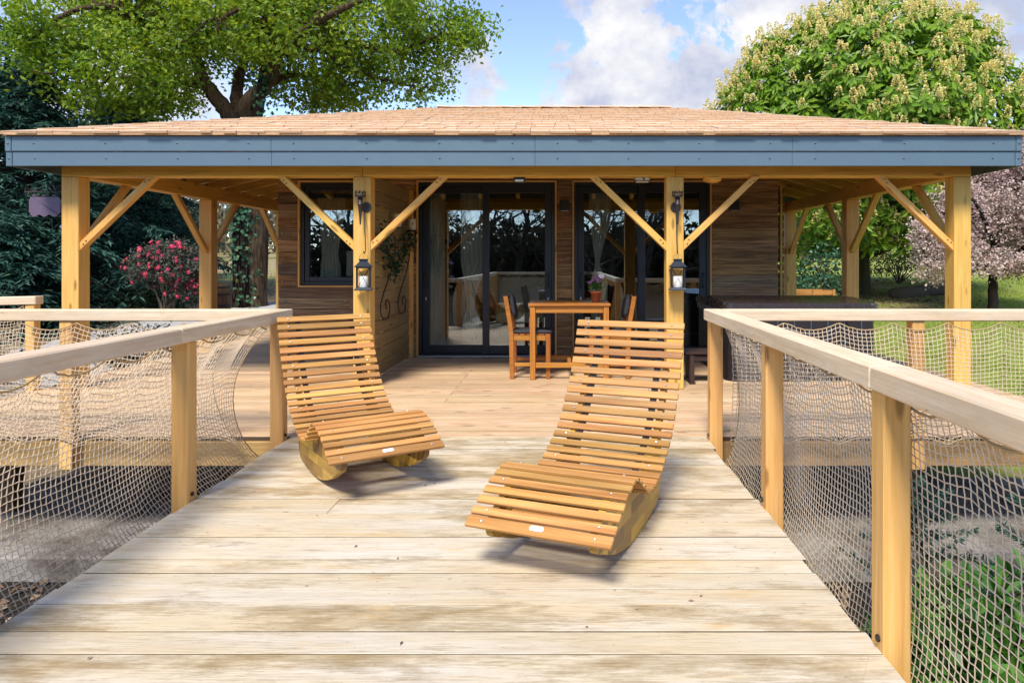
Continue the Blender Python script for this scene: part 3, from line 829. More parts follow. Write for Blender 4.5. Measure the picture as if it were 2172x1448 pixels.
def ridge_row(p, q, n, parent):
    for k in range(n):
        a = p.lerp(q, k / n); b = p.lerp(q, min((k + 1.35) / n, 1.0))
        bar('ridge_shingle', a + Vector((0, 0, .054)), b + Vector((0, 0, .042)), 0.15, 0.018, M['shingle'], parent, 0.003)
ridge_row(r0, r1, 12, roof)
for a, b in ((eA, eB), (eB, eC), (eC, eD), (eD, eA)):
    n_ = 4
    for k in range(n_):
        p, q = a.lerp(b, k / n_ + .0004), a.lerp(b, (k + 1) / n_ - .0004)
        o_ = (q - p).normalized().cross(Vector((0, 0, 1))) * .012
        bar('starter_course', p + o_ + Vector((0, 0, .0135)), q + o_ + Vector((0, 0, .0135)), 0.07, 0.021, M['butt'], roof, 0.002)

# rafters and soffit boards over the side galleries and under the front eave
def roof_under(x, yy):
    zf = EZ + (yy - EY0) * (RZ - EZ) / (RY - EY0)
    zb = EZ + (EY1 - yy) * (RZ - EZ) / (EY1 - RY)
    zl = EZ + (x - EX0) * (RZ - EZ) / (RX0 - EX0); zr = EZ + (EX1 - x) * (RZ - EZ) / (EX1 - RX1)
    return min(zf, zb, zl, zr) - 0.035
for yy in np.arange(6.75, 11.3, 0.55):
    for (xa, xb) in ((EX0 + .03, -3.62), (EX1 - .03, 2.76)):
        # side rafters run up to where the hip begins
        lim = xa
        xs = np.linspace(xa, xb, 12)
        good = [x for x in xs if abs(roof_under(x, yy) - (EZ - .035 + abs(x - (EX0 if xa < 0 else EX1)) * (RZ - EZ) / (RX0 - EX0 if xa < 0 else EX1 - RX1))) < .02]
        if len(good) < 3: continue
        x1_ = good[-1]
        bar('rafter', (xa, yy, roof_under(xa, yy) - .062), (x1_, yy, roof_under(x1_, yy) - .062), 0.06, 0.12, M['beam'], cabin, 0.004)
for x in np.arange(-4.3, 3.9, 0.6):
    ya, yb = EY0 + .03, 8.4
    ys = [yy for yy in np.linspace(ya, yb, 14) if abs(roof_under(x, yy) - (EZ - .035 + (yy - EY0) * (RZ - EZ) / (RY - EY0))) < .01]
    if len(ys) < 3: continue
    bar('rafter', (x, ya, roof_under(x, ya) - .062), (x, ys[-1], roof_under(x, ys[-1]) - .062), 0.06, 0.12, M['beam'], cabin, 0.004)

# grey blue metal fascia, two lapped tiers with rivets
bm = bmesh.new()
bmesh.ops.create_uvsphere(bm, u_segments=8, v_segments=5, radius=0.009); bmesh.ops.scale(bm, vec=(1, .6, 1), verts=bm.verts)
rivet_me = bpy.data.meshes.new('rivet'); bm.to_mesh(rivet_me); bm.free(); rivet_me.materials.append(M['rivet'])
def rivet(p, parent):
    o = link('rivet', rivet_me); o.location = p; return put(o, parent)
FX = lambda px: (px - 1193) / 237.8
for tier, (z0, z1, yo) in enumerate(((2.037, 2.166, 0.012), (2.168, 2.300, 0.0))):
    yf = EY0 + yo - .004
    xa, xb = EX0 - .004 + tier * -.0 , EX1 + .004
    joints = [FX(30), FX(578), FX(1135), FX(1679), FX(2150)]
    for a, b in zip(joints, joints[1:]):
        o = bar('fascia_board', (a + .0006, yf, (z0 + z1) / 2), (b - .0006, yf, (z0 + z1) / 2), 0.018, z1 - z0, M['fascia'], cabin, 0.003)
        n = 4 if b - a > 2 else 3
        for k in range(n):
            rivet((a + .2 + (b - a - .4) * k / (n - 1), yf - .009, z0 + (z1 - z0) * .52), o)
    for xc, w in ((joints[0] - .028, .052), (joints[-1] + .028, .052)):
        o = bar('fascia_corner', (xc - w / 2, yf - .003, (z0 + z1) / 2), (xc + w / 2, yf - .003, (z0 + z1) / 2), 0.02, z1 - z0 + .002, M['fascia'], cabin, 0.003)
        rivet((xc, yf - .014, z0 + (z1 - z0) * .5), o)
    for xs in (EX0 + yo - .004, EX1 - yo + .004):
        bar('fascia_board', (xs, EY0 + .03, (z0 + z1) / 2), (xs, EY1, (z0 + z1) / 2), 0.018, z1 - z0, M['fascia'], cabin, 0.003)
    bar('fascia_board', (EX0 + .02, EY1 - yo, (z0 + z1) / 2), (EX1 - .02, EY1 - yo, (z0 + z1) / 2), 0.018, z1 - z0, M['fascia'], cabin, 0.003)

# walls: backing with openings
WIN = (-3.255, -2.254, 0.89, 2.166)
DL = (-1.786, -0.094, 0.0, 2.166)
DR = (0.146, 1.827, 0.0, 2.166)
WT = 2.62
bm = bmesh.new()
yb0, yb1 = 8.502, 8.60
xs_ = [CAB[0] + .03, WIN[0], WIN[1], DL[0], DL[1], DR[0], DR[1], CAB[1] - .03]
for k in (0, 2, 4, 6): bbox(bm, xs_[k], xs_[k + 1], yb0, yb1, 0.0, WT)
bbox(bm, WIN[0], WIN[1], yb0, yb1, 0.0, WIN[2]); bbox(bm, WIN[0], WIN[1], yb0, yb1, WIN[3], WT)
for d in (DL, DR): bbox(bm, d[0], d[1], yb0, yb1, d[3], WT)
bbox(bm, CAB[0] + .03, CAB[0] + .13, yb1, CAB[3], 0.0, WT); bbox(bm, CAB[1] - .13, CAB[1] - .03, yb1, CAB[3], 0.0, WT)
bbox(bm, CAB[0] + .03, CAB[1] - .03, CAB[3] - .1, CAB[3] + .0, 0.0, WT)
bbox(bm, CAB[0] + .03, CAB[1] - .03, yb0, CAB[3], WT + .002, WT + .06)
wall = bm_obj('wall', bm, M['roomwall'], cabin)
for k in range(20):
    yy = 8.66 + k * .14
    if yy > 11.2: break
    bar('floor_board', (CAB[0] + .14, yy, -0.008), (CAB[1] - .14, yy, -0.008), .136, .024, M['roomfloor'], cabin, .002)
zr = [0.002, .15, .30, .45, .60, .735, .866] + [.866 + (2.19 - .866) * k / 9 for k in range(1, 10)] + [2.34, 2.48, 2.62]
OPEN = [(WIN[0] - .026, WIN[1] + .026, WIN[2] - .026, WIN[3] + .03), (DL[0] - .026, DL[1] + .026, -1, DL[3] + .03), (DR[0] - .026, DR[1] + .026, -1, DR[3] + .03)]
bm = bmesh.new(); bmesh.ops.create_uvsphere(bm, u_segments=6, v_segments=4, radius=0.0055)
screw_me = bpy.data.meshes.new('screw'); bm.to_mesh(screw_me); bm.free(); screw_me.materials.append(M['steel'])
for z0, z1 in zip(zr, zr[1:]):
    zm = (z0 + z1) / 2
    cuts = [(CAB[0], CAB[1])]
    for (a, b, c0, c1) in OPEN:
        if c0 < zm < c1:
            nc = []
            for (p, q) in cuts:
                if a > p: nc.append((p, min(a, q)))
                if b < q: nc.append((max(b, p), q))
            cuts = [c for c in nc if c[1] - c[0] > .03]
    for (p, q) in cuts:
        pts = [p]
        if q - p > 1.6:
            x = p
            while q - x > 1.5:
                x += random.uniform(.8, 1.5); 
                if q - x > .35: pts.append(x)
        pts.append(q)
        for a, b in zip(pts, pts[1:]):
            th = random.uniform(.024, .031)
            o = bar('cladding_board', (a + .001, 8.50 - th / 2, zm), (b - .001, 8.50 - th / 2, zm), th, z1 - z0 - random.uniform(.002, .005), M['reclaimed'], wall, 0.002)
            for sx in (a + .05, b - .05):
                if b - a > .15 and random.random() < .55:
                    s = link('screw', screw_me); s.location = (sx, 8.50 - th - .001, zm + random.uniform(-.03, .03)); put(s, wall)
    for xs, sg in ((CAB[0], 1), (CAB[1], -1)):
        bar('cladding_board', (xs + sg * .015, CAB[2] + .024, zm), (xs + sg * .015, CAB[3], zm), .03, z1 - z0 - .004, M['reclaimed'], wall, 0.002)
for (a, b, c0, c1) in (WIN, DL, DR):
    z0 = max(c0 - .022, 0.002)
    for x in (a - .0125, b + .0125):
        bar('opening_trim', (x, 8.478, z0), (x, 8.478, c1 + .022), .052, .022, M['post'], wall, .002, up=(1, 0, 0))
    bar('opening_trim', (a + .001, 8.478, c1 + .0125), (b - .001, 8.478, c1 + .0125), .050, .022, M['post'], wall, .002)
    if c0 > .1: bar('opening_trim', (a + .001, 8.474, c0 - .0125), (b - .001, 8.474, c0 - .0125), .062, .022, M['post'], wall, .002)

def frame_mesh(x0, x1, z0, z1, y0, y1, wl, wr, wb, wt):
    bm = bmesh.new()
    bbox(bm, x0, x0 + wl, y0, y1, z0, z1); bbox(bm, x1 - wr, x1, y0, y1, z0, z1)
    bbox(bm, x0 + wl, x1 - wr, y0, y1, z0, z0 + wb); bbox(bm, x0 + wl, x1 - wr, y0, y1, z1 - wt, z1)
    bmesh.ops.bevel(bm, geom=bm.edges[:], offset=0.003, segments=1, affect='EDGES')
    return bm
def pane(x0, x1, z0, z1, yc, parent):
    bm = bmesh.new(); bbox(bm, x0, x1, yc - .004, yc + .004, z0, z1)
    # only the outer sheet is kept: a thin pane of real size
    return bm_obj('glass_pane', bm, M['glass'], parent)
def handle(x, z, yc, parent):
    pts = smooth_path([(x, yc, z - .09), (x, yc - .035, z - .075), (x, yc - .04, z), (x, yc - .035, z + .075), (x, yc, z + .09)], 14)
    return tube_obj('handle', [(pts, np.full(14, .008))], M['lampblack'], parent, 6)
def keyhole(x, z, yc, parent):
    bm = bmesh.new(); bbox(bm, x - .006, x + .006, yc - .006, yc, z - .02, z + .02)
    return bm_obj('lock_plate', bm, M['steel'], parent)
win = bm_obj('window', frame_mesh(WIN[0], WIN[1], WIN[2], WIN[3], 8.485, 8.57, .045, .045, .045, .045), M['anthracite'], cabin)
bm_obj('sash', frame_mesh(WIN[0] + .046, WIN[1] - .046, WIN[2] + .046, WIN[3] - .046, 8.50, 8.56, .055, .055, .055, .055), M['anthracite'], win)
pane(WIN[0] + .1, WIN[1] - .1, WIN[2] + .1, WIN[3] - .1, 8.53, win)
for (d, meet) in ((DL, -0.952), (DR, 0.985)):
    door = bm_obj('sliding_door', frame_mesh(d[0], d[1], d[2] + .003, d[3], 8.47, 8.59, .04, .04, .035, .045), M['anthracite'], cabin)
    a, b, z0, z1 = d[0] + .041, d[1] - .041, d[2] + .04, d[3] - .046
    for (x0, x1, yo) in ((a, meet + .042, 8.53), (meet - .042, b, 8.482)):
        bm_obj('door_leaf', frame_mesh(x0, x1, z0, z1, yo, yo + .045, .085, .085, .10, .085), M['anthracite'], door)
        pane(x0 + .084, x1 - .084, z0 + .099, z1 - .084, yo + .022, door)
    handle(b - .042, .95, 8.482, door); keyhole(b - .042, .72, 8.482, door)
    handle(a + .042, .95, 8.53, door); keyhole(a + .042, .72, 8.53, door)
    bar('threshold', (d[0], 8.452, .011), (d[1], 8.452, .011), .03, .02, M['steel'], door, .002)

# screen of horizontal boards between the porch bays, and slatted screen at the back right
screen = thing('privacy_screen', 'wooden board screen standing between the porch pillar and the window wall', 'screen', (-1.9, 7.5, 0))
for k in range(14):
    z0 = .012 + k * .146
    hgt = .138
    bar('screen_board', (-1.9, 6.54, z0 + hgt / 2), (-1.9, 8.40, z0 + hgt / 2), .026, hgt - random.uniform(0, .006), M['screen'], screen, .003)
bar('batten', (-1.872, 8.425, 0.002), (-1.872, 8.425, 2.06), .06, .05, M['pine'], screen, .004)
bar('batten', (-1.93, 7.3, 0.002), (-1.93, 7.3, 2.05), .03, .05, M['pine'], screen, .004)
scr2 = thing('slatted_screen', 'narrow slatted screen behind the right end of the cabin wall', 'screen', (2.77, 9.0, 0))
for k in range(20):
    z = .06 + k * .105
    bar('slat', (2.77, 8.56, z), (2.77, 9.5, z), .022, .075, M['reclaimed'], scr2, .003)
bar('batten', (2.745, 8.58, 0.002), (2.745, 8.58, 2.14), .026, .04, M['pine'], scr2, .003)
bar('batten', (2.745, 9.48, 0.002), (2.745, 9.48, 2.14), .026, .04, M['pine'], scr2, .003)

# ------------------------------------------------------------------ railings with rope nets
def net_geometry(p0, p1, ztop, zbot, nrm, bulge, cell=0.029, hang=0.36, end_pull=(0, 0), sag=0.05, bot_sag=0.03):
    """knotted net between two ground points p0, p1 (x, y); returns strands and the two scalloped edge ropes"""
    p0, p1, nrm = np.array(p0, float), np.array(p1, float), np.array(nrm, float)
    L = np.linalg.norm(p1 - p0); d = (p1 - p0) / L
    nu, nv = int(L / cell), int((ztop - zbot) / cell)
    U, Vv = np.meshgrid(np.arange(nu + 1) / nu, np.arange(nv + 1) / nv)
    tent = 4 * Vv * (1 - Vv)
    u = U * L
    # ends are drawn in where nothing holds the net
    u = u + end_pull[0] * tent * (1 - U) ** 3 - end_pull[1] * tent * U ** 3
    ph = (U * L / hang) % 1.0
    sc = 4 * ph * (1 - ph)
    z = ztop + (zbot - ztop) * Vv
    z = z - sag * sc * (1 - Vv) ** 2.5 + bot_sag * sc * Vv ** 4
    # knots stagger so that meshes read as hexagons, slack varies
    ii, jj = np.meshgrid(np.arange(nu + 1), np.arange(nv + 1))
    st = np.where((ii + jj) % 2 == 0, 1, -1)
    u = u + st * cell * 0.07 + RNG.normal(size=u.shape) * cell * 0.03
    z = z + st * cell * 0.035 + RNG.normal(size=u.shape) * cell * 0.025
    big = 0.02 * np.sin(u * 2.1 + 1.0) * tent + .012 * np.sin(u * 5.3 + Vv * 4) * tent
    z = z + .015 * np.sin(u * 3.1 + Vv * 2.0) * tent
    o = bulge * tent * (0.75 + .25 * np.sin(u * 1.3)) + big
    Pn = np.zeros(u.shape + (3,))
    Pn[..., 0] = p0[0] + d[0] * u + nrm[0] * o; Pn[..., 1] = p0[1] + d[1] * u + nrm[1] * o; Pn[..., 2] = z
    A = np.concatenate([Pn[:, :-1].reshape(-1, 3), Pn[:-1].reshape(-1, 3)])
    B = np.concatenate([Pn[:, 1:].reshape(-1, 3), Pn[1:].reshape(-1, 3)])
    return A, B, Pn[0], Pn[-1], Pn[:, 0], Pn[:, -1]

bm = bmesh.new(); cyl(bm, .011, .011, -.002, .007, 6)
bolt_me = bpy.data.meshes.new('bolt'); bm.to_mesh(bolt_me); bm.free(); bolt_me.materials.append(M['iron'])
def railing(name, label, base, segs, posts, nets, group=None):
    r = thing(name, label, 'railing', base, group)
    for (a, b) in segs:
        bar('handrail', a, b, 0.115, 0.075, M['rail'], r, 0.006)
    for (x, yy, zb) in posts:
        bar('post', (x, yy, zb), (x, yy, 0.794), 0.085, 0.085, M['post'], r, 0.005)
        if abs(x) < 2 and zb < -.22:
            for dz in (.035, -.08):
                s_ = link('bolt', bolt_me); s_.location = (x + (.0435 if x < 0 else -.0435), yy + random.uniform(-.012, .012), dz); s_.rotation_euler = (0, R(90 if x < 0 else -90), 0); put(s_, r)
    for nt in nets:
        A, B, top, bot, e0, e1 = net_geometry(**nt)
        Vn, Fn = strands(A, B, 0.0021)
        link('rope_net', np_mesh('rope_net', Vn, Fn, M['rope']), r)
        for p in (top, bot): tube_obj('edge_rope', [(p, np.full(len(p), .0045))], M['edgerope'], r, 5)
        if nt.get('end_pull', (0, 0)) != (0, 0):
            for p in (e0, e1): tube_obj('edge_rope', [(p, np.full(len(p), .0035))], M['edgerope'], r, 5)
    return r
RZc = 0.8325
XL, XR, YD = -1.895, 1.02, 4.60
railing('bridge_railing', 'pale timber railing with rope net along the left side of the bridge', (XL, 1.1, 0),
        [((XL, 4.655, RZc), (XL, 3.30, RZc)), ((XL, 3.298, RZc), (XL, 0.2, RZc)), ((XL, 0.198, RZc), (XL, -2.2, RZc))],
        [(XL, YD - .04, -.24), (XL, 3.42, -.24), (XL, 2.05, -.24), (XL, .85, -.24), (XL, -.4, -.24), (XL, -1.6, -.24)],
        [dict(p0=(XL - .055, -2.1), p1=(XL - .055, 4.50), ztop=.79, zbot=-.16, nrm=(-1, 0), bulge=.11, end_pull=(0, .22))])
railing('bridge_railing', 'pale timber railing with rope net along the right side of the bridge', (XR, 1.1, 0),
        [((XR, 4.655, RZc), (XR, 2.14, RZc)), ((XR, 2.138, RZc), (XR, -.3, RZc)), ((XR, -.302, RZc), (XR, -2.2, RZc))],
        [(XR, YD - .04, -.24), (XR, 3.32, -.24), (XR, 2.12, -.24), (XR, .9, -.24), (XR, -.4, -.24), (XR, -1.6, -.24)],
        [dict(p0=(XR + .055, -2.1), p1=(XR + .055, 4.50), ztop=.79, zbot=-.16, nrm=(1, 0), bulge=.07, end_pull=(0, .06))])
railing('deck_railing', 'timber railing with sagging rope net along the front edge of the left deck', (-3.4, YD, 0),
        [((XL - .06, YD, RZc), (-4.93, YD, RZc))],
        [(-3.32, YD, -.20), (-4.87, YD, -.20)],
        [dict(p0=(XL - .26, YD - .055), p1=(-4.9, YD - .055), ztop=.785, zbot=-.03, nrm=(0, -1), bulge=.05, bot_sag=.05, end_pull=(.14, 0))])
railing('deck_railing', 'timber railing with rope net before the hot tub and the lawn', (2.5, YD, 0),
        [((XR + .06, YD, RZc), (4.08, YD, RZc))],
        [(2.38, YD, -.20), (4.0, YD, -.20)],
        [dict(p0=(XR + .1, YD - .055), p1=(4.05, YD - .055), ztop=.785, zbot=-.03, nrm=(0, -1), bulge=.05, bot_sag=.05)])
railing('side_railing', 'short railing behind the left deck, beyond the sign pillar', (-5.6, 6.3, 0),
        [((-4.84, 6.32, RZc), (-7.2, 6.15, RZc - .05))],
        [(-4.90, 6.315, -.35), (-6.6, 6.19, -.6)],
        [dict(p0=(-4.95, 6.27), p1=(-7.2, 6.10), ztop=.78, zbot=-.05, nrm=(0, -1), bulge=.03)])
railing('end_railing', 'timber railing with rope net closing the terrace, mirrored in the doors', (-.44, -2.2, 0),
        [((XL - .06, -2.26, RZc), (XR + .06, -2.26, RZc))],
        [(XL, -2.26, -.24), (-.44, -2.26, -.24), (XR, -2.26, -.24)],
        [dict(p0=(XL, -2.31), p1=(XR, -2.31), ztop=.785, zbot=-.03, nrm=(0, -1), bulge=.04)])
# ------------------------------------------------------------------ rocking loungers
PROF = [(a - .6, b) for a, b in [(0, .185), (.12, .258), (.24, .312), (.336, .325), (.42, .280), (.5325, .215), (.68, .228), (.8, .280), (.91, .345), (1.01, .44), (1.105, .585), (1.175, .73), (1.235, .865)]]
def lounger(name, label, loc, rotz, lean=0.0):
    root = thing(name, label, 'lounger', (0, 0, 0), 'wooden rocking loungers')
    prof = smooth_path([(0, a, b) for a, b in PROF], 400)
    seg = np.linalg.norm(np.diff(prof, axis=0), axis=1); s = np.concatenate([[0], np.cumsum(seg)])
    W, n = 0.59, 31
    plates = []
    for k in range(n):
        sk = s[-1] * (k + .25) / (n - .5)
        i = np.searchsorted(s, sk); i = min(max(i, 1), len(prof) - 2)
        tg = prof[i + 1] - prof[i - 1]
        ang = math.atan2(tg[2], tg[1])
        wd = 0.035 if k else 0.049
        o = bpy.data.objects.new('slat', box_mesh(W, wd, 0.015, M['teak'], 0.0025)); C.objects.link(o)
        o.location = (random.uniform(-.002, .002), prof[i][1], prof[i][2]); o.rotation_euler = (ang, 0, random.uniform(-.004, .004))
        put(o, root)
        if k in (0, 1, 4, 7, 12, 15, 18, 21, 24, 27, 29, 30):
            for sx in (-1, 1):
                c = link('screw', screw_me); c.parent = o; c.location = (sx * (W / 2 - .065), 0, .0095)
        if k == 0:
            bm = bmesh.new()
            for cx in (-.018, .018): cyl(bm, .011, .011, 0, .003, 16, 0, (cx, 0))
            bbox(bm, -.018, .018, -.0108, .0108, 0.0002, .0029)
            pl = bm_obj('name_plate', bm, M['whitetag']); pl.parent = o; pl.location = (0.0, .004, .0085)
            bm = bmesh.new(); bbox(bm, -.013, .013, -.003, .003, 0, .0006)
            tx = bm_obj('plate_print', bm, M['platetext']); tx.parent = o; tx.location = (0.0, .004, .0116)
    # rocker sides: closed outline, top follows the slats, bottom is an arc
    nseat = [k for k in range(len(prof)) if prof[k][1] <= .38]
    top = []
    for k in nseat[6::6]:
        tg = prof[min(k + 1, 399)] - prof[max(k - 1, 0)]; nn = np.array([0, -tg[2], tg[1]]); nn /= np.linalg.norm(nn)
        top.append(prof[k] - nn * .011)
    arc_ = lambda y: (0, y, y * y / 2.5 + y ** 4 * .2)
    bottom = smooth_path([(0, .40, .33), (0, .405, .22), arc_(.36), arc_(.22), arc_(.08), arc_(-.08), arc_(-.22), arc_(-.36), arc_(-.48), (0, -.555, .135), (0, -.572, .172)], 34)
    outline = [tuple(p[1:]) for p in top] + [tuple(p[1:]) for p in bottom]
    for sx in (-1, 1):
        bm = bmesh.new()
        x0 = sx * (W / 2 - .07); x1 = sx * (W / 2 - .07 - .028)
        A = [bm.verts.new((x0, a, b)) for a, b in outline]; B = [bm.verts.new((x1, a, b)) for a, b in outline]
        bm.faces.new(A); bm.faces.new(list(reversed(B)))
        for k in range(len(A)):
            bm.faces.new((A[(k + 1) % len(A)], A[k], B[k], B[(k + 1) % len(A)]))
        bmesh.ops.recalc_face_normals(bm, faces=bm.faces)
        bm_obj('rocker_side', bm, M['block'], root)
        # back rail under the lower back, and black webbing under all back slats
        for nm, ks, wd, dp, drop, mat, inx in (('back_rail', [k for k in range(400) if .30 <= prof[k][1] <= .54], .026, .045, .034, M['teak'], .07 + .014), ('webbing_strap', [k for k in range(400) if prof[k][1] >= -.05], .034, .003, .0105, M['webbing'], .125)):
            bm = bmesh.new(); prev = None
            xc = sx * (W / 2 - inx)
            for k in ks[::8] + [ks[-1]]:
                tg = prof[min(k + 1, 399)] - prof[max(k - 1, 0)]; nn = np.array([0, -tg[2], tg[1]]); nn /= np.linalg.norm(nn)
                c = prof[k] - nn * drop
                q = [bm.verts.new((xc + a * wd / 2, c[1] + nn[1] * b * dp / 2, c[2] + nn[2] * b * dp / 2)) for a, b in ((-1, -1), (1, -1), (1, 1), (-1, 1))]
                if prev:
                    for m_ in range(4): bm.faces.new((prev[m_], prev[(m_ + 1) % 4], q[(m_ + 1) % 4], q[m_]))
                else: bm.faces.new(list(reversed(q)))
                prev = q
            bm.faces.new(prev)
            bmesh.ops.recalc_face_normals(bm, faces=bm.faces)
            bm_obj(nm, bm, mat, root)
    for (yy, zz) in ((-.38, .175), (.06, .06), (.33, .15)):
        bar('stretcher', (-(W / 2 - .099), yy, zz), (W / 2 - .099, yy, zz), .05, .028, M['teak'], root, .003)
    root.location = loc; root.rotation_euler = (lean, 0, rotz)
    return root
lounger('rocking_lounger', 'slatted wooden rocking lounger in front of the table, facing lower left', (.126, 3.07, .003), R(-22))
lounger('rocking_lounger', 'slatted wooden rocking lounger beside the left railing corner, facing lower right', (-1.185, 3.90, .010), R(33), R(-3.5))

# ------------------------------------------------------------------ bar table, chairs, cushions, potted flower
tx0, tx1, ty0, ty1, tz = -.335, .475, 6.84, 7.46, .765
table = thing('garden_table', 'acacia wood table with a potted flower on it', 'table', ((tx0 + tx1) / 2, (ty0 + ty1) / 2, .001))
for x in (tx0 + .035, tx1 - .035):
    for yy in (ty0 + .035, ty1 - .035):
        bar('leg', (x, yy, .002), (x, yy, tz - .026), .055, .055, M['table'], table, .004)
for yy in (ty0 + .035, ty1 - .035):
    bar('apron', (tx0 + .064, yy, tz - .062), (tx1 - .064, yy, tz - .062), .024, .065, M['table'], table, .003)
    bar('stretcher', (tx0 + .064, yy, .145), (tx1 - .064, yy, .145), .03, .05, M['table'], table, .003)
for x in (tx0 + .035, tx1 - .035):
    bar('apron', (x, ty0 + .064, tz - .062), (x, ty1 - .064, tz - .062), .024, .065, M['table'], table, .003)
bar('stretcher', ((tx0 + tx1) / 2, ty0 + .052, .145), ((tx0 + tx1) / 2, ty1 - .052, .145), .04, .045, M['table'], table, .003)
for yy in (ty0 - .006 + .03, ty1 + .006 - .03):
    bar('tabletop_board', (tx0 - .008, yy, tz - .0125), (tx1 + .008, yy, tz - .0125), .06, .025, M['table'], table, .003)
for x in (tx0 + .022, tx1 - .022, (tx0 + tx1) / 2):
    bar('tabletop_board', (x, ty0 + .0555, tz - .0125), (x, ty1 - .0555, tz - .0125), .058, .025, M['table'], table, .003)
nb = 6
for half in (0, 1):
    xa = tx0 + .052 if half == 0 else (tx0 + tx1) / 2 + .030; xb = (tx0 + tx1) / 2 - .030 if half == 0 else tx1 - .052
    for k in range(nb):
        wdt = (ty1 - ty0 - .112) / nb
        bar('tabletop_board', (xa, ty0 + .056 + wdt * (k + .5), tz - .0135), (xb, ty0 + .056 + wdt * (k + .5), tz - .0135), wdt - .003, .022, M['table'], table, .002)

def chair(label, x0, yc, sgn):
    """seat towards +X when sgn = 1; x0 is the back edge"""
    r = thing('garden_chair', label, 'chair', (x0 + sgn * .22, yc, .001), 'acacia chairs at the table')
    X = lambda a: x0 + sgn * a
    for yy in (yc - .2, yc + .2):
        # rear leg and back post, kinked at the seat
        pts = [(.055, .002), (.048, .44), (.035, .56), (-.012, .835)]
        bm = bmesh.new(); prev = None
        for a, z in pts:
            q = [bm.verts.new((X(a + e * .023), yy + f * .022, z)) for e, f in ((-1, -1), (1, -1), (1, 1), (-1, 1))]
            if prev:
                for m_ in range(4): bm.faces.new((prev[m_], prev[(m_ + 1) % 4], q[(m_ + 1) % 4], q[m_]))
            else: bm.faces.new(q)
            prev = q
        bm.faces.new(prev)
        bmesh.ops.recalc_face_normals(bm, faces=bm.faces)
        bmesh.ops.bevel(bm, geom=bm.edges[:], offset=.004, segments=1, affect='EDGES')
        bm_obj('leg', bm, M['chair'], r)
        bar('leg', (X(.42), yy, .002), (X(.42), yy, .44), .046, .046, M['chair'], r, .004)
        bar('seat_rail', (X(.075), yy, .412), (X(.396), yy, .412), .024, .05, M['table'], r, .003)
        bar('stretcher', (X(.079), yy, .145), (X(.396), yy, .145), .022, .035, M['table'], r, .003)
    for k in range(6):
        a = .075 + k * .064
        bar('seat_slat', (X(a + .02), yc - .215, .4475), (X(a + .02), yc + .215, .4475), .052, .013, M['chair'], r, .003)
    for z in (.66, .76, .815):
        f = (z - .56) / (.835 - .56); a = .035 - .047 * f
        bar('back_slat', (X(a), yc - .177, z), (X(a), yc + .177, z), .018, .05 if z < .8 else .035, M['chair'], r, .003)
    return r
def cushion(name, label, cx, cy, cz, lx, ly, lz, tilt, group):
    bm = bmesh.new()
    bmesh.ops.create_cube(bm, size=1); bmesh.ops.subdivide_edges(bm, edges=bm.edges[:], cuts=4, use_grid_fill=True)
    for v in bm.verts:
        x, yy, z = v.co
        e = max(0, (max(abs(x), abs(yy)) - .3) / .2)
        v.co.z = z * (1 - .45 * e * e)
        v.co.x *= 1 - .03 * abs(z) ; v.co.y *= 1 - .03 * abs(z)
    bmesh.ops.scale(bm, vec=(lx, ly, lz), verts=bm.verts)
    o = bm_obj(name, bm, M['cushion'], None, True)
    tag(o, label, 'cushion', group)
    o.location = (cx, cy, cz); o.rotation_euler = (0, tilt, 0)
    return o
def ties(o, pts):
    rng = random.Random(len(pts) * 7)
    polys = []
    for (x, yy, z, s) in pts:
        for q in range(3):
            a = np.array([x, yy, z]); b = a + np.array([s * rng.uniform(.02, .05), rng.uniform(-.03, .03), rng.uniform(-.05, .03)]); c = b + np.array([s * rng.uniform(-.01, .03), rng.uniform(-.03, .03), rng.uniform(-.07, -.01)])
            polys.append((smooth_path([a, b, c], 8), np.full(8, .003)))
    tube_obj('tie_cord', polys, M['cushion'], o, 4)
chair('acacia garden chair with its back to the screen, left of the table', -.565, 7.12, 1)
chair('acacia garden chair right of the table, half hidden behind a lounger', .715, 7.12, -1)
c1 = cushion('seat_cushion', 'flat charcoal cushion tied on the seat of the left chair', -.31, 7.12, .472, .40, .40, .038, 0, 'charcoal seat cushions'); ties(c1, [(-.51, 6.93, .465, -1)])
c2 = cushion('back_cushion', 'charcoal cushion tied to the backrest of the left chair', -.508, 7.12, .722, .036, .34, .25, R(-10), 'charcoal back cushions'); ties(c2, [(-.56, 6.93, .815, -1)])
c3 = cushion('seat_cushion', 'flat charcoal cushion tied on the seat of the right chair', .46, 7.12, .472, .40, .40, .038, 0, 'charcoal seat cushions'); ties(c3, [(.66, 6.93, .465, 1)])
c4 = cushion('back_cushion', 'charcoal cushion tied to the backrest of the right chair', .658, 7.12, .722, .036, .34, .25, R(10), 'charcoal back cushions'); ties(c4, [(.71, 6.93, .815, 1)])

pf = thing('potted_flower', 'pink flowering plant in a terracotta pot on the table', 'potted plant', (.352, 7.16, tz))
o = bm_obj('pot', lathe([(.040, 0), (.043, .002), (.055, .085), (.062, .086), (.065, .112), (.060, .114), (.058, .100), (.05, .098)], 24), M['terracotta'], None, True); o.location = (.352, 7.16, tz + .001); put(o, pf)
o = bm_obj('soil', lathe([(.052, 0), (.054, .006), (.03, .011), (.001, .012)], 16), M['soil']); o.location = (.352, 7.16, tz + .098); put(o, pf)
rng = np.random.default_rng(3)
n = 260
dirs = unit(rng.normal(size=(n, 3)) * [1, 1, .6] + [0, 0, .35]); cen = np.array([.352, 7.16, tz + .165]) + rng.normal(size=(n, 3)) * [.034, .034, .028]
V, F = kites(cen, dirs, rand_dirs(n, rng), rng.uniform(.022, .04, n), rng.uniform(.012, .02, n))
link('foliage', np_mesh('foliage', V, F, M['laurel']), pf)
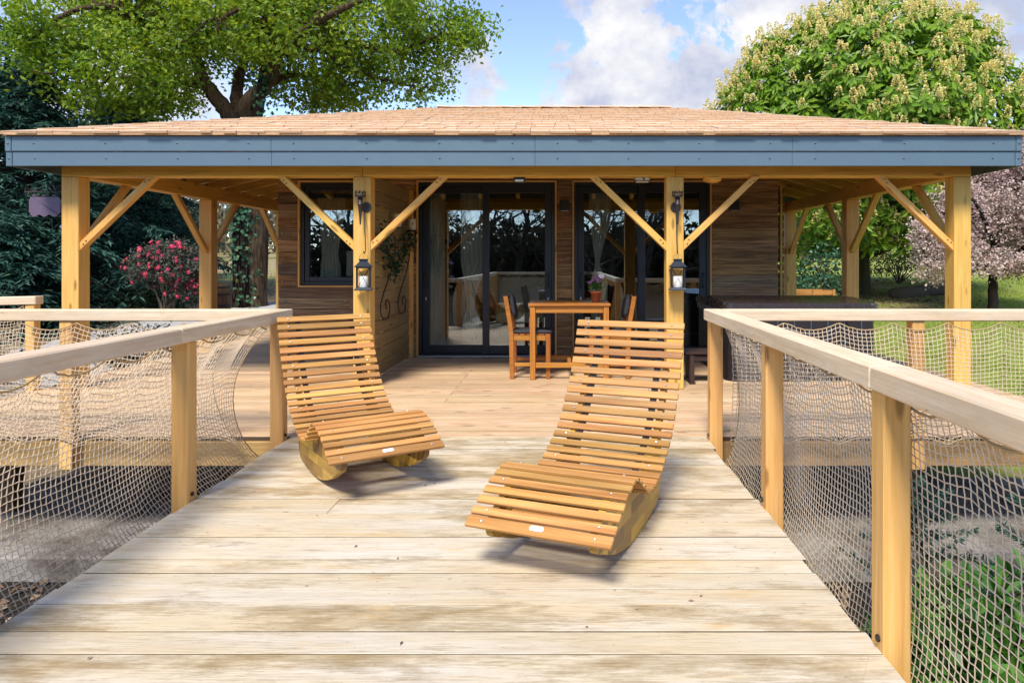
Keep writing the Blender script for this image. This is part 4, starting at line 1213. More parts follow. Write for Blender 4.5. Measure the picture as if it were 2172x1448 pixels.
for k, (a, b, c) in enumerate([(-.055, -.03, .215), (-.035, -.05, .235), (-.02, .03, .23), (.0, -.04, .25), (.018, -.02, .262), (.03, -.05, .24), (-.005, .0, .275), (.045, .01, .245), (-.07, .0, .205), (.012, -.06, .225)]):
    c0 = np.array([.352 + a, 7.16 + b, tz + c - .01]); m_ = 26
    V, F = kites(c0 + rng.normal(size=(m_, 3)) * .006, unit(rng.normal(size=(m_, 3)) + [0, -.5, .6]), rand_dirs(m_, rng), .017, .009)
    link('flower', np_mesh('flower', V, F, M['pinkpetal']), pf)
V, F = strands([(.352 + .02, 7.15, tz + .11)], [(.352 + .052, 7.13, tz + .262)], .0015)
link('stake', np_mesh('stake', V, F, M['whitetag']), pf)
bm = bmesh.new(); vv = cyl(bm, .030, .030, 0, .002, 20); bmesh.ops.scale(bm, vec=(1, .62, 1), verts=bm.verts)
o = bm_obj('care_tag', bm, M['whitetag']); o.location = (.352 + .055, 7.125, tz + .268); o.rotation_euler = (R(82), R(12), 0); put(o, pf)
bm = bmesh.new(); vv = cyl(bm, .014, .014, 0, .001, 14); bmesh.ops.scale(bm, vec=(1, .62, 1), verts=bm.verts)
o2 = bm_obj('tag_print', bm, M['tagpink']); o2.location = (.352 + .055, 7.1225, tz + .268); o2.rotation_euler = (R(82), R(12), 0); put(o2, o)

# ------------------------------------------------------------------ hot tub with cover
hx0, hx1, hy0, hy1 = 1.60, 3.15, 6.72, 8.30
tub = thing('hot_tub', 'dark square hot tub with a padded brown cover on the right deck', 'hot tub', ((hx0 + hx1) / 2, (hy0 + hy1) / 2, .001))
def rounded(x0, x1, y0, y1, r, z0, z1, top_in=0.0, bev=.012):
    bm = bmesh.new()
    pts = []
    for cx, cy, a0 in ((x1 - r, y1 - r, 0), (x0 + r, y1 - r, 90), (x0 + r, y0 + r, 180), (x1 - r, y0 + r, 270)):
        for k in range(6):
            a = R(a0 + 90 * k / 5); pts.append((cx + r * math.cos(a), cy + r * math.sin(a)))
    cx, cy = (x0 + x1) / 2, (y0 + y1) / 2
    A = [bm.verts.new((a, b, z0)) for a, b in pts]
    B = [bm.verts.new((cx + (a - cx) * (1 - top_in), cy + (b - cy) * (1 - top_in), z1)) for a, b in pts]
    bm.faces.new(list(reversed(A))); top = bm.faces.new(B)
    for k in range(len(A)): bm.faces.new((A[k], A[(k + 1) % len(A)], B[(k + 1) % len(A)], B[k]))
    if bev: bmesh.ops.bevel(bm, geom=list(top.edges), offset=bev, segments=2, affect='EDGES')
    return bm
bm_obj('shell_panel', rounded(hx0 + .03, hx1 - .03, hy0 + .03, hy1 - .03, .12, .004, .64, 0, 0), M['tubside'], tub)
bm_obj('rim', rounded(hx0 + .01, hx1 - .01, hy0 + .01, hy1 - .01, .13, .642, .70, 0, .01), M['tubtrim'], tub)
ym = (hy0 + hy1) / 2
def cover_half(y0, y1, za, zb):
    """padded lid half with rounded outer corners, rising towards the middle fold"""
    bm = rounded(hx0, hx1, y0, y1, .10, .703, .775, .012, .02)
    for v in bm.verts:
        f = abs(v.co.y - (hy0 if y0 == hy0 else hy1)) / (ym - hy0)
        if v.co.z > .73: v.co.z += .035 * min(f, 1)
    return bm
cv = bm_obj('cover', cover_half(hy0, ym - .004, 0, 1), M['tubcover'], tub, False)
bm_obj('cover', cover_half(ym + .004, hy1, 1, 0), M['tubcover'], tub, False)
for x in (hx0 + .35, hx1 - .35):
    bar('cover_strap', (x, hy0 - .004, .76), (x, hy0 - .004, .60), .04, .006, M['webbing'], tub, .001, up=(0, 1, 0))
for k in range(1, 9):
    x = hx0 + .03 + k * (hx1 - hx0 - .06) / 9
    bar('panel_batten', (x, hy0 + .026, .03), (x, hy0 + .026, .63), .012, .012, M['tubtrim'], tub, .002, up=(0, 1, 0))

# dark step stool beside the tub
st = thing('step_stool', 'low dark brown wooden step beside the hot tub', 'step', (1.37, 6.85, .001))
for k in range(3):
    bar('tread_slat', (1.19, 6.66 + k * .105, .30), (1.56, 6.66 + k * .105, .30), .095, .025, M['darkwood'], st, .004)
for x in (1.26, 1.50):
    for yy in (6.65, 6.87):
        bar('leg', (x, yy, .022), (x, yy, .287), .045, .045, M['darkwood'], st, .003)
    bar('foot', (x, 6.60, .012), (x, 6.92, .012), .055, .018, M['darkwood'], st, .003)
bar('rail', (1.26, 6.65, .245), (1.50, 6.65, .245), .02, .05, M['darkwood'], st, .003)

# ------------------------------------------------------------------ torches and lanterns on the two middle pillars
def torch(label, x, z, sx):
    """wall torch with crown cup and a hook rod below; x, z centre of the back plate"""
    yf = PYF - PS / 2
    r = thing('torch_sconce', label, 'torch holder', (x, yf, z), 'iron torch holders on the pillars')
    bm = bmesh.new(); cyl(bm, .049, .049, 0, .006, 28); bmesh.ops.rotate(bm, cent=(0, 0, 0), matrix=Matrix.Rotation(R(90), 3, 'X'), verts=bm.verts)
    o = bm_obj('back_plate', bm, M['torchiron']); o.location = (x, yf - .001, z); put(o, r)
    cx, cy = x + sx, yf - .075
    V, F = strands([(x, yf - .004, z)], [(cx, cy, z + .02)], .009); link('arm', np_mesh('arm', V, F, M['torchiron']), r)
    o = bm_obj('cone', lathe([(.005, -.165), (.007, -.15), (.012, -.08), (.022, .015), (.026, .018), (.026, .026), (.021, .03), (.024, .085)], 18), M['torchiron'], None, True); o.location = (cx, cy, z); put(o, r)
    o = bm_obj('cup', lathe([(.024, .086), (.047, .092), (.050, .10), (.050, .113), (.044, .113), (.040, .10), (.01, .097)], 22), M['torchiron'], None, True); o.location = (cx, cy, z); put(o, r)
    A, B = [], []
    for k in range(9):
        a = 2 * math.pi * k / 9
        p = np.array([cx + .047 * math.cos(a), cy + .047 * math.sin(a), z + .112]); tgt = np.array([-math.sin(a), math.cos(a), 0])
        for u0, z0, u1, z1 in ((0, 0, 0, .034), (-.011, .018, .011, .018), (0, .018, -.009, .030), (0, .018, .009, .030)):
            A.append(p + tgt * u0 + [0, 0, z0]); B.append(p + tgt * u1 + [0, 0, z1])
    V, F = strands(A, B, .0028); link('crown', np_mesh('crown', V, F, M['torchiron']), r)
    # hook rod
    pts = smooth_path([(x + sx * .25, yf - .02, z - .03), (x + sx * .1, yf - .045, z - .14), (x + .004, yf - .05, z - .30), (x + .008, yf - .055, z - .395), (x + .004, yf - .075, z - .425), (x, yf - .092, z - .41)], 26)
    tube_obj('hook_rod', [(pts, np.full(26, .0048))], M['torchiron'], r, 6)
    return Vector((x + .003, yf - .078, z - .425))
def lantern(label, hook, rot, clabel):
    """hanging four sided lantern; hook is where its wire handle hangs"""
    r = thing('lantern', label, 'lantern', hook, 'black candle lanterns on the pillars')
    top = hook.z - .004
    Rz = Matrix.Rotation(rot, 4, 'Z')
    def place(o):
        o.location = (hook.x, hook.y - .025, top); o.rotation_euler = (0, 0, rot); return put(o, r)
    pts = smooth_path([(-.034, 0, -.055), (-.034, 0, -.03), (0, 0, 0), (.034, 0, -.03), (.034, 0, -.055)], 16)
    V, F = tube_np([(pts, np.full(16, .002))], 5); place(link('wire_handle', np_mesh('wire_handle', V, F, M['brass'])))
    bm = bmesh.new()
    def frust(z0, a0, z1, a1):
        A = [bm.verts.new((sx * a0, sy * a0, z0)) for sx, sy in ((-1, -1), (1, -1), (1, 1), (-1, 1))]
        B = [bm.verts.new((sx * a1, sy * a1, z1)) for sx, sy in ((-1, -1), (1, -1), (1, 1), (-1, 1))]
        bm.faces.new(list(reversed(A))); bm.faces.new(B)
        for k in range(4): bm.faces.new((A[k], A[(k + 1) % 4], B[(k + 1) % 4], B[k]))
    frust(-.062, .040, -.050, .040); frust(-.075, .036, -.062, .036); frust(-.118, .076, -.075, .036); frust(-.126, .080, -.118, .080)
    place(bm_obj('cap', bm, M['lantern']))
    bm = bmesh.new()
    for sx in (-1, 1):
        for sy in (-1, 1):
            bbox(bm, sx * .058 - .006, sx * .058 + .006, sy * .058 - .006, sy * .058 + .006, -.312, -.126)
    for sx in (-1, 1):
        bbox(bm, sx * .058 - .005, sx * .058 + .005, -.052, .052, -.136, -.1265); bbox(bm, -.052, .052, sx * .058 - .005, sx * .058 + .005, -.136, -.1265)
    place(bm_obj('frame', bm, M['lantern']))
    bm = bmesh.new()
    def fr2(z0, a0, z1, a1):
        A = [bm.verts.new((sx * a0, sy * a0, z0)) for sx, sy in ((-1, -1), (1, -1), (1, 1), (-1, 1))]
        B = [bm.verts.new((sx * a1, sy * a1, z1)) for sx, sy in ((-1, -1), (1, -1), (1, 1), (-1, 1))]
        bm.faces.new(list(reversed(A))); bm.faces.new(B)
        for k in range(4): bm.faces.new((A[k], A[(k + 1) % 4], B[(k + 1) % 4], B[k]))
    fr2(-.336, .082, -.330, .082); fr2(-.330, .080, -.312, .066)
    place(bm_obj('base', bm, M['lantern']))
    A, B = [], []
    for s in (-1, 1):
        for ax in (0, 1):
            for d in (-1, 1):
                a = [-.05 * d, s * .058, -.312]; b = [.05 * d, s * .058, -.136]
                if ax: a = [a[1], a[0], a[2]]; b = [b[1], b[0], b[2]]
                A.append(a); B.append(b)
    V, F = strands(A, B, .0016); place(link('cross_wire', np_mesh('cross_wire', V, F, M['lantern'])))
    cd = bm_obj('candle', lathe([(.040, 0), (.042, .003), (.042, .098), (.038, .104), (.03, .098), (.004, .096), (.002, .108), (.001, .109)], 22), M['candle'], None, True)
    cd.location = (hook.x, hook.y - .025, top - .311)
    tag(cd, clabel, 'candle', 'white candles inside the lanterns')
ZT = 1.2 + (552 - 440) / 227.8
hk = torch('iron torch holder with crown cup on the pillar by the window', (777 - 1193) / 227.8, ZT, -.035)
lantern('black lantern hanging on the pillar by the window', hk, R(14), 'white candle inside the lantern by the window')
hk = torch('iron torch holder with crown cup on the pillar by the right door', (1433 - 1193) / 227.8, ZT, .006)
lantern('black lantern hanging on the pillar by the right door', hk, R(-6), 'white candle inside the lantern by the right door')

# ------------------------------------------------------------------ wrought iron candle holder and ivy on the screen
XS = -1.87
wch = thing('wall_candle_holder', 'wrought iron scroll candle holder mounted on the board screen', 'candle holder', (XS, 7.8, 1.4))
def sc(pts, n=40): return smooth_path([(XS + .02, yy, z) for yy, z in pts], n)
def scroll(y0, z0):
    """one S scroll: little curl above, long stem, open curl below"""
    up = [(y0 - .16 + .09 * math.cos(a) , z0 - .17 + .10 * math.sin(a)) for a in np.linspace(R(-150), R(60), 9)]
    pts = [(y0 - .20, z0 - .24), (y0 - .10, z0 - .27), (y0 - .08, z0 - .18), (y0 - .20, z0 - .08), (y0 - .02, z0 - .02), (y0 + .16, z0 - .12), (y0 + .14, z0 - .28), (y0 - .06, z0 - .50), (y0 - .36, z0 - .72), (y0 - .44, z0 - .84), (y0 - .34, z0 - .95), (y0 - .14, z0 - .95), (y0 - .06, z0 - .84), (y0 - .16, z0 - .76), (y0 - .24, z0 - .80), (y0 - .20, z0 - .86)]
    return sc(pts, 90)
p1 = scroll(7.38, 1.545); p2 = scroll(8.12, 1.545)
tube_obj('scroll', [(p1, np.full(90, .0065))], M['iron'], wch, 6)
tube_obj('scroll', [(p2, np.full(90, .0065))], M['iron'], wch, 6)
for yc in (7.42, 8.16):
    o = bm_obj('candle_tray', lathe([(.055, 0), (.062, .002), (.064, .012), (.058, .012), (.055, .006)], 20), M['iron'], None, True); o.location = (XS + .075, yc, 1.546); put(o, wch)
    V, F = strands([(XS + .002, yc, 1.54)], [(XS + .075, yc, 1.545)], .006); link('bracket', np_mesh('bracket', V, F, M['iron']), wch)
for yc, h_, lb in ((7.42, .145, 'ivory pillar candle on the screen bracket nearest the porch pillar'), (8.16, .135, 'ivory pillar candle on the screen bracket nearest the door')):
    o = bm_obj('pillar_candle', lathe([(.040, 0), (.043, .003), (.043, h_ - .008), (.040, h_), (.034, h_ - .004), (.004, h_ - .012), (.002, h_ + .002), (.001, h_ + .003)], 20), M['oldcandle'], None, True)
    o.location = (XS + .075, yc, 1.559); tag(o, lb, 'candle', 'ivory candles on the screen')
rng = np.random.default_rng(11)
ig = thing('ivy_garland', 'dark ivy garland draped over the iron candle holder', 'garland', (XS, 7.7, 1.4))
path = smooth_path([(XS + .05, 6.75, 1.48), (XS + .06, 7.0, 1.30), (XS + .06, 7.25, 1.12), (XS + .06, 7.55, 1.22), (XS + .07, 7.9, 1.40), (XS + .07, 8.2, 1.46)], 60)
tube_obj('vine', [(path, np.full(60, .004))], M['barkdark'], ig, 5)
n = 330
idx = rng.integers(0, 60, n); cen = path[idx] + rng.normal(size=(n, 3)) * [.02, .05, .075] + [.015, 0, 0]
V, F = kites(cen, unit(rng.normal(size=(n, 3)) + [.2, 0, -.5]), unit(rng.normal(size=(n, 3)) * .6 + [1, 0, .2]), rng.uniform(.035, .062, n), rng.uniform(.03, .05, n))
link('foliage', np_mesh('foliage', V, F, M['darkivy']), ig)

# ------------------------------------------------------------------ small fittings on the wall
def box_lamp(label, x, z, w, h, d, cat):
    r = thing('wall_lamp', label, cat, (x, 8.47, z))
    bm = bmesh.new(); bbox(bm, x - w / 2, x + w / 2, 8.465 - d, 8.465, z - h / 2, z + h / 2); bmesh.ops.bevel(bm, geom=bm.edges[:], offset=.004, segments=1, affect='EDGES')
    bm_obj('housing', bm, M['lampblack'], r)
    bm = bmesh.new(); bbox(bm, x - w * .4, x + w * .4, 8.465 - d * .85, 8.465 - d * .15, z - h / 2 - .003, z - h / 2); bm_obj('diffuser', bm, M['lampwhite'], r)
    return r
box_lamp('square black wall lamp between the two glass doors', .025, 1.872, .12, .125, .09, 'wall lamp')
box_lamp('square black wall lamp on the board wall right of the doors', 2.12, 1.87, .11, .11, .09, 'wall lamp')
box_lamp('square black wall lamp above the board screen', -2.04, 1.90, .11, .10, .09, 'wall lamp')
# downlight, sensor and round lamp fixed under the front beam
dl = thing('downlight', 'small black downlight fixed under the middle of the front beam', 'spot lamp', ((1102 - 1193) / 225, PYF, BZ0))
bm = bmesh.new(); bbox(bm, -.052, .052, -.05, .05, -.045, -.001); bmesh.ops.bevel(bm, geom=bm.edges[:], offset=.006, segments=1, affect='EDGES')
o = bm_obj('housing', bm, M['lampblack']); o.location = ((1102 - 1193) / 225, PYF, BZ0); put(o, dl)
bm = bmesh.new(); bbox(bm, -.04, .04, -.054, -.0505, -.044, -.026); o = bm_obj('lens', bm, M['lampwhite']); o.location = ((1102 - 1193) / 225, PYF, BZ0); put(o, dl)
ms = thing('motion_sensor', 'cream motion sensor with dark band under the beam by the right pillar', 'sensor', ((1362 - 1193) / 225, PYF, BZ0))
bm = bmesh.new(); bbox(bm, -.07, .07, -.05, .05, -.045, -.001); bmesh.ops.bevel(bm, geom=bm.edges[:], offset=.012, segments=2, affect='EDGES')
o = bm_obj('housing', bm, M['oldcandle']); o.location = ((1362 - 1193) / 225, PYF, BZ0); put(o, ms)
bm = bmesh.new(); bbox(bm, -.072, .072, -.052, .052, -.037, -.030); o = bm_obj('band', bm, M['lampblack']); o.location = ((1362 - 1193) / 225, PYF, BZ0); put(o, ms)
o = bm_obj('eye', lathe([(.010, 0), (.010, .004), (.004, .008)], 12), M['lampblack']); o.location = ((1362 - 1193) / 225 + .01, PYF - .0495, BZ0 - .018); o.rotation_euler = (R(90), 0, 0); put(o, ms)
o = bm_obj('wooden_lamp', lathe([(.02, -.052), (.06, -.045), (.085, -.025), (.088, -.006), (.088, -.001), (.01, 0)], 24), M['beam'], None, True)
o.location = ((1511 - 1193) / 225, PYF, BZ0 - .001); tag(o, 'round wooden ceiling lamp under the beam above the right door', 'ceiling lamp')

# ------------------------------------------------------------------ hanging plaque left of the first pillar
hs = thing('hanging_sign', 'plain plum coloured metal plaque on a scrolled iron bracket, left pillar', 'sign', (-4.67, PYF, 1.85))
px = lambda p: (p - 1193) / 224.8
zz = lambda p: 1.2 + (552 - p) / 224.8
YS = PYF
bm = bmesh.new()
pts = []
x0, x1, z0, z1 = px(60), px(131), zz(459), zz(414)
def arc(cx, cz, r, a0, a1, n=6): return [(cx + r * math.cos(R(a0 + (a1 - a0) * k / (n - 1))), cz + r * math.sin(R(a0 + (a1 - a0) * k / (n - 1)))) for k in range(n)]
w, h = x1 - x0, z1 - z0
nw = 44
for k in range(nw + 1):
    f = k / nw; pts.append((x0 + .018 + (w - .036) * f, z1 - .006 + .010 * math.sin(f * 3 * 2 * math.pi - 1.2) * 1.0))
pts += arc(x1 - .002, z1 - .02, .022, 120, 250)[1:]
pts += arc(x1 - .002, z0 + .02, .022, 110, 240)[:-1]
for k in range(nw + 1):
    f = 1 - k / nw; pts.append((x0 + .018 + (w - .036) * f, z0 + .006 - .010 * math.sin(f * 3 * 2 * math.pi - 1.2)))
pts += arc(x0 + .002, z0 + .02, .022, -60, 70)[1:]
pts += arc(x0 + .002, z1 - .02, .022, -70, 60)[:-1]
A = [bm.verts.new((a, YS - .004, b)) for a, b in pts]; B = [bm.verts.new((a, YS + .004, b)) for a, b in pts]
bm.faces.new(A); bm.faces.new(list(reversed(B)))
for k in range(len(A)): bm.faces.new((A[(k + 1) % len(A)], A[k], B[k], B[(k + 1) % len(A)]))
bmesh.ops.recalc_face_normals(bm, faces=bm.faces)
bm_obj('plaque', bm, M['plaque'], hs)
zb = zz(407)
def ip(*pp): return smooth_path([(px(a), YS, zz(b)) for a, b in pp], 26)
polys = [(np.array([(px(52), YS, zb), (px(100), YS, zb), (-4.672, YS, zb)]), np.full(3, .0065)),
         (ip((64, 405), (70, 398), (76, 402), (71, 405), (69, 401)), np.full(26, .003)),
         (ip((72, 405), (82, 400), (92, 397), (102, 401), (107, 396), (105, 392), (101, 396), (104, 400)), np.full(26, .0035)),
         (ip((112, 405), (120, 399), (130, 392), (142, 380)), np.full(26, .0035))]
polys += [(ip((129, 401), (132, 397), (136, 400), (133, 404), (130, 402)), np.full(26, .003)), (ip((131, 410), (136, 409), (138, 413), (134, 415), (132, 412)), np.full(26, .003))]
tube_obj('bracket', polys, M['torchiron'], hs, 6)
V, F = strands([(px(72), YS, zb), (px(119), YS, zb)], [(px(72), YS, z1 - .01), (px(119), YS, z1 - .01)], .003); link('hanger', np_mesh('hanger', V, F, M['torchiron']), hs)
bm = bmesh.new(); cyl(bm, .022, .022, 0, .06, 16); bmesh.ops.bevel(bm, geom=bm.edges[:], offset=.004, segments=1, affect='EDGES')
o = bm_obj('pillar_socket', bm, M['fascia']); o.location = (-4.672, PYF, zz(482)); o.rotation_euler = (0, R(-90), 0); tag(o, 'small grey socket on the side of the sign pillar', 'socket')

# ------------------------------------------------------------------ curtains and furniture seen through the glass
def curtain(label, x0, x1, z0, z1, tie=None, waist=.35, yc=8.72):
    bm = bmesh.new(); nu, nv = 28, 26
    g = []
    for j in range(nv + 1):
        z = z1 + (z0 - z1) * j / nv
        f = 1.0
        if tie is not None:
            dd = (z - tie) / (.55 if z > tie else .28)
            f = waist + (1 - waist) * min(1, abs(dd)) ** 1.3 if abs(dd) < 1 else 1
            if z < tie: f = min(f, .75)
        cx = x0 + (x1 - x0) * (.5 if tie is None else .35)
        row_ = []
        for i in range(nu + 1):
            u = i / nu
            x = cx + (x0 + (x1 - x0) * u - cx) * f
            row_.append(bm.verts.new((x, yc + .022 * math.sin(u * 34) * (0.4 + .6 * f) + .01 * math.sin(u * 9 + j * .2), z)))
        g.append(row_)
    for j in range(nv):
        for i in range(nu): bm.faces.new((g[j][i], g[j][i + 1], g[j + 1][i + 1], g[j + 1][i]))
    o = bm_obj('curtain', bm, M['curtain'], None, True)
    return tag(o, label, 'curtain', 'cream curtains behind the glass')
curtain('cream curtain hanging straight behind the left edge of the left door', -1.70, -1.50, .05, 2.1)
curtain('cream tied curtain hanging near the middle of the left door', -1.30, -.98, .16, 2.08, .62, .3)
curtain('cream tied curtain behind the left panel of the right door', .34, .62, .3, 2.08, 1.15, .2)
curtain('cream tied curtain behind the left side of the window', -3.12, -2.78, .92, 2.0, 1.25, .6)
curtain('cream curtain swag behind the right side of the window', -2.76, -2.36, 1.0, 1.32, None, 1.0)
ac = thing('armchair', 'cream armchair with curved legs inside the cabin behind the left door', 'armchair', (-.55, 9.5, 0.005))
bm = bmesh.new(); bbox(bm, -.9, -.2, 9.2, 9.8, .36, .50); bmesh.ops.bevel(bm, geom=bm.edges[:], offset=.03, segments=2, affect='EDGES'); bm_obj('seat', bm, M['furniture'], ac)
bm = bmesh.new(); bbox(bm, -.9, -.2, 9.82, 9.92, .30, .95); bmesh.ops.bevel(bm, geom=bm.edges[:], offset=.03, segments=2, affect='EDGES'); bm_obj('backrest', bm, M['furniture'], ac)
for x in (-.86, -.24):
    for yy in (9.25, 9.82):
        pts = smooth_path([(x, yy, .35), (x - .02, yy - .02, .22), (x + .015, yy, .1), (x, yy - .01, .008)], 12)
        tube_obj('leg', [(pts, np.linspace(.032, .02, 12))], M['furniture'], ac, 8)

# ------------------------------------------------------------------ crate, barrel, log behind the cabin
cr = thing('wooden_crate', 'slatted wooden compost crate behind the right gallery', 'crate', (4.75, 13.2, ground_z(4.75, 13.2)))
cz = ground_z(4.75, 13.2) + .002
for k in range(6):
    z = cz + .055 + k * .1
    bar('slat', (4.33, 12.92, z), (5.15, 12.92, z), .022, .082, M['crate'], cr, .003)
    bar('slat', (4.33, 13.5, z), (5.15, 13.5, z), .022, .082, M['crate'], cr, .003)
    bar('slat', (4.32, 12.95, z), (4.32, 13.47, z), .022, .082, M['crate'], cr, .003)
    bar('slat', (5.16, 12.95, z), (5.16, 13.47, z), .022, .082, M['crate'], cr, .003)
for x in (4.35, 4.74, 5.13):
    bar('corner_post', (x, 12.895, cz), (x, 12.895, cz + .62), .045, .028, M['crate'], cr, .003)
bz = ground_z(-6.9, 13.6)
bl = thing('barrel', 'old wooden barrel standing behind a left porch pillar', 'barrel', (-6.86, 13.6, bz))
prof_b = [(.20, .0), (.235, .12), (.25, .28), (.25, .34), (.235, .50), (.20, .62)]
nst = 16
for k in range(nst):
    bm = bmesh.new()
    a0, a1 = 2 * math.pi * k / nst + .012, 2 * math.pi * (k + 1) / nst - .012
    outer = [[bm.verts.new((rr * math.cos(a), rr * math.sin(a), z)) for rr, z in prof_b] for a in (a0, a1)]
    inner = [[bm.verts.new(((rr - .022) * math.cos(a), (rr - .022) * math.sin(a), z)) for rr, z in prof_b] for a in (a0, a1)]
    for i in range(len(prof_b) - 1):
        bm.faces.new((outer[0][i], outer[1][i], outer[1][i + 1], outer[0][i + 1])); bm.faces.new((inner[1][i], inner[0][i], inner[0][i + 1], inner[1][i + 1]))
        for q in (0, 1): bm.faces.new((outer[q][i], inner[q][i], inner[q][i + 1], outer[q][i + 1]))
    bm.faces.new((outer[0][-1], outer[1][-1], inner[1][-1], inner[0][-1]))
    bmesh.ops.recalc_face_normals(bm, faces=bm.faces)
    o = bm_obj('stave', bm, M['barrel']); o.location = (-6.86, 13.6, bz + .005); put(o, bl)
for z, rr in ((.06, .222), (.20, .248), (.42, .250), (.56, .222)):
    bm = bmesh.new(); cyl(bm, rr, rr, z - .018, z + .018, 24, caps=False); bmesh.ops.solidify(bm, geom=bm.faces[:], thickness=-.004) if hasattr(bmesh.ops, 'solidify') else None
    o = bm_obj('hoop', bm, M['iron']); o.location = (-6.86, 13.6, bz + .005); put(o, bl)
bm = bmesh.new(); cyl(bm, .19, .19, .585, .60, 24); o = bm_obj('lid', bm, M['barrel']); o.location = (-6.86, 13.6, bz + .005); put(o, bl)
# ------------------------------------------------------------------ trees and plants
def limb(pts, r0, r1, n=24, wob=0.0, rng=RNG):
    p = smooth_path(pts, n)
    if wob: p[1:-1] += rng.normal(size=(n - 2, 3)) * wob
    return (p, np.linspace(r0, r1, n) if not callable(r0) else r0(np.linspace(0, 1, n)))

def clumps_in_lobes(lobes, density, rng, shell=0.35):
    """lobes: centre (3), radii (3). returns clump centres and outward directions"""
    out, outd = [], []
    for c, r in lobes:
        c, r = np.array(c), np.array(r)
        n = max(6, int(density * (r[0] * r[2] + r[1] * r[2] + r[0] * r[1]) ))
        d = rand_dirs(n, rng)
        f = (shell + (1 - shell) * rng.random(n)) ** 0.6
        out.append(c + d * r * f[:, None]); outd.append(d)
    return np.concatenate(out), np.concatenate(outd)

def leaves_at(cl, cd, per, spread, L, W, rng, up=0.35, droop=0.0, flat=0.55, out=.45):
    n = len(cl) * per
    c = np.repeat(cl, per, 0) + rng.normal(size=(n, 3)) * np.array(spread)
    d = unit(rng.normal(size=(n, 3)) + np.repeat(cd, per, 0) * out + [0, 0, -droop])
    nr = unit(rng.normal(size=(n, 3)) * flat + np.repeat(cd, per, 0) * .35 + [0, 0, up])
    return kites(c, d, nr, L * rng.uniform(.7, 1.25, n), W * rng.uniform(.75, 1.2, n))

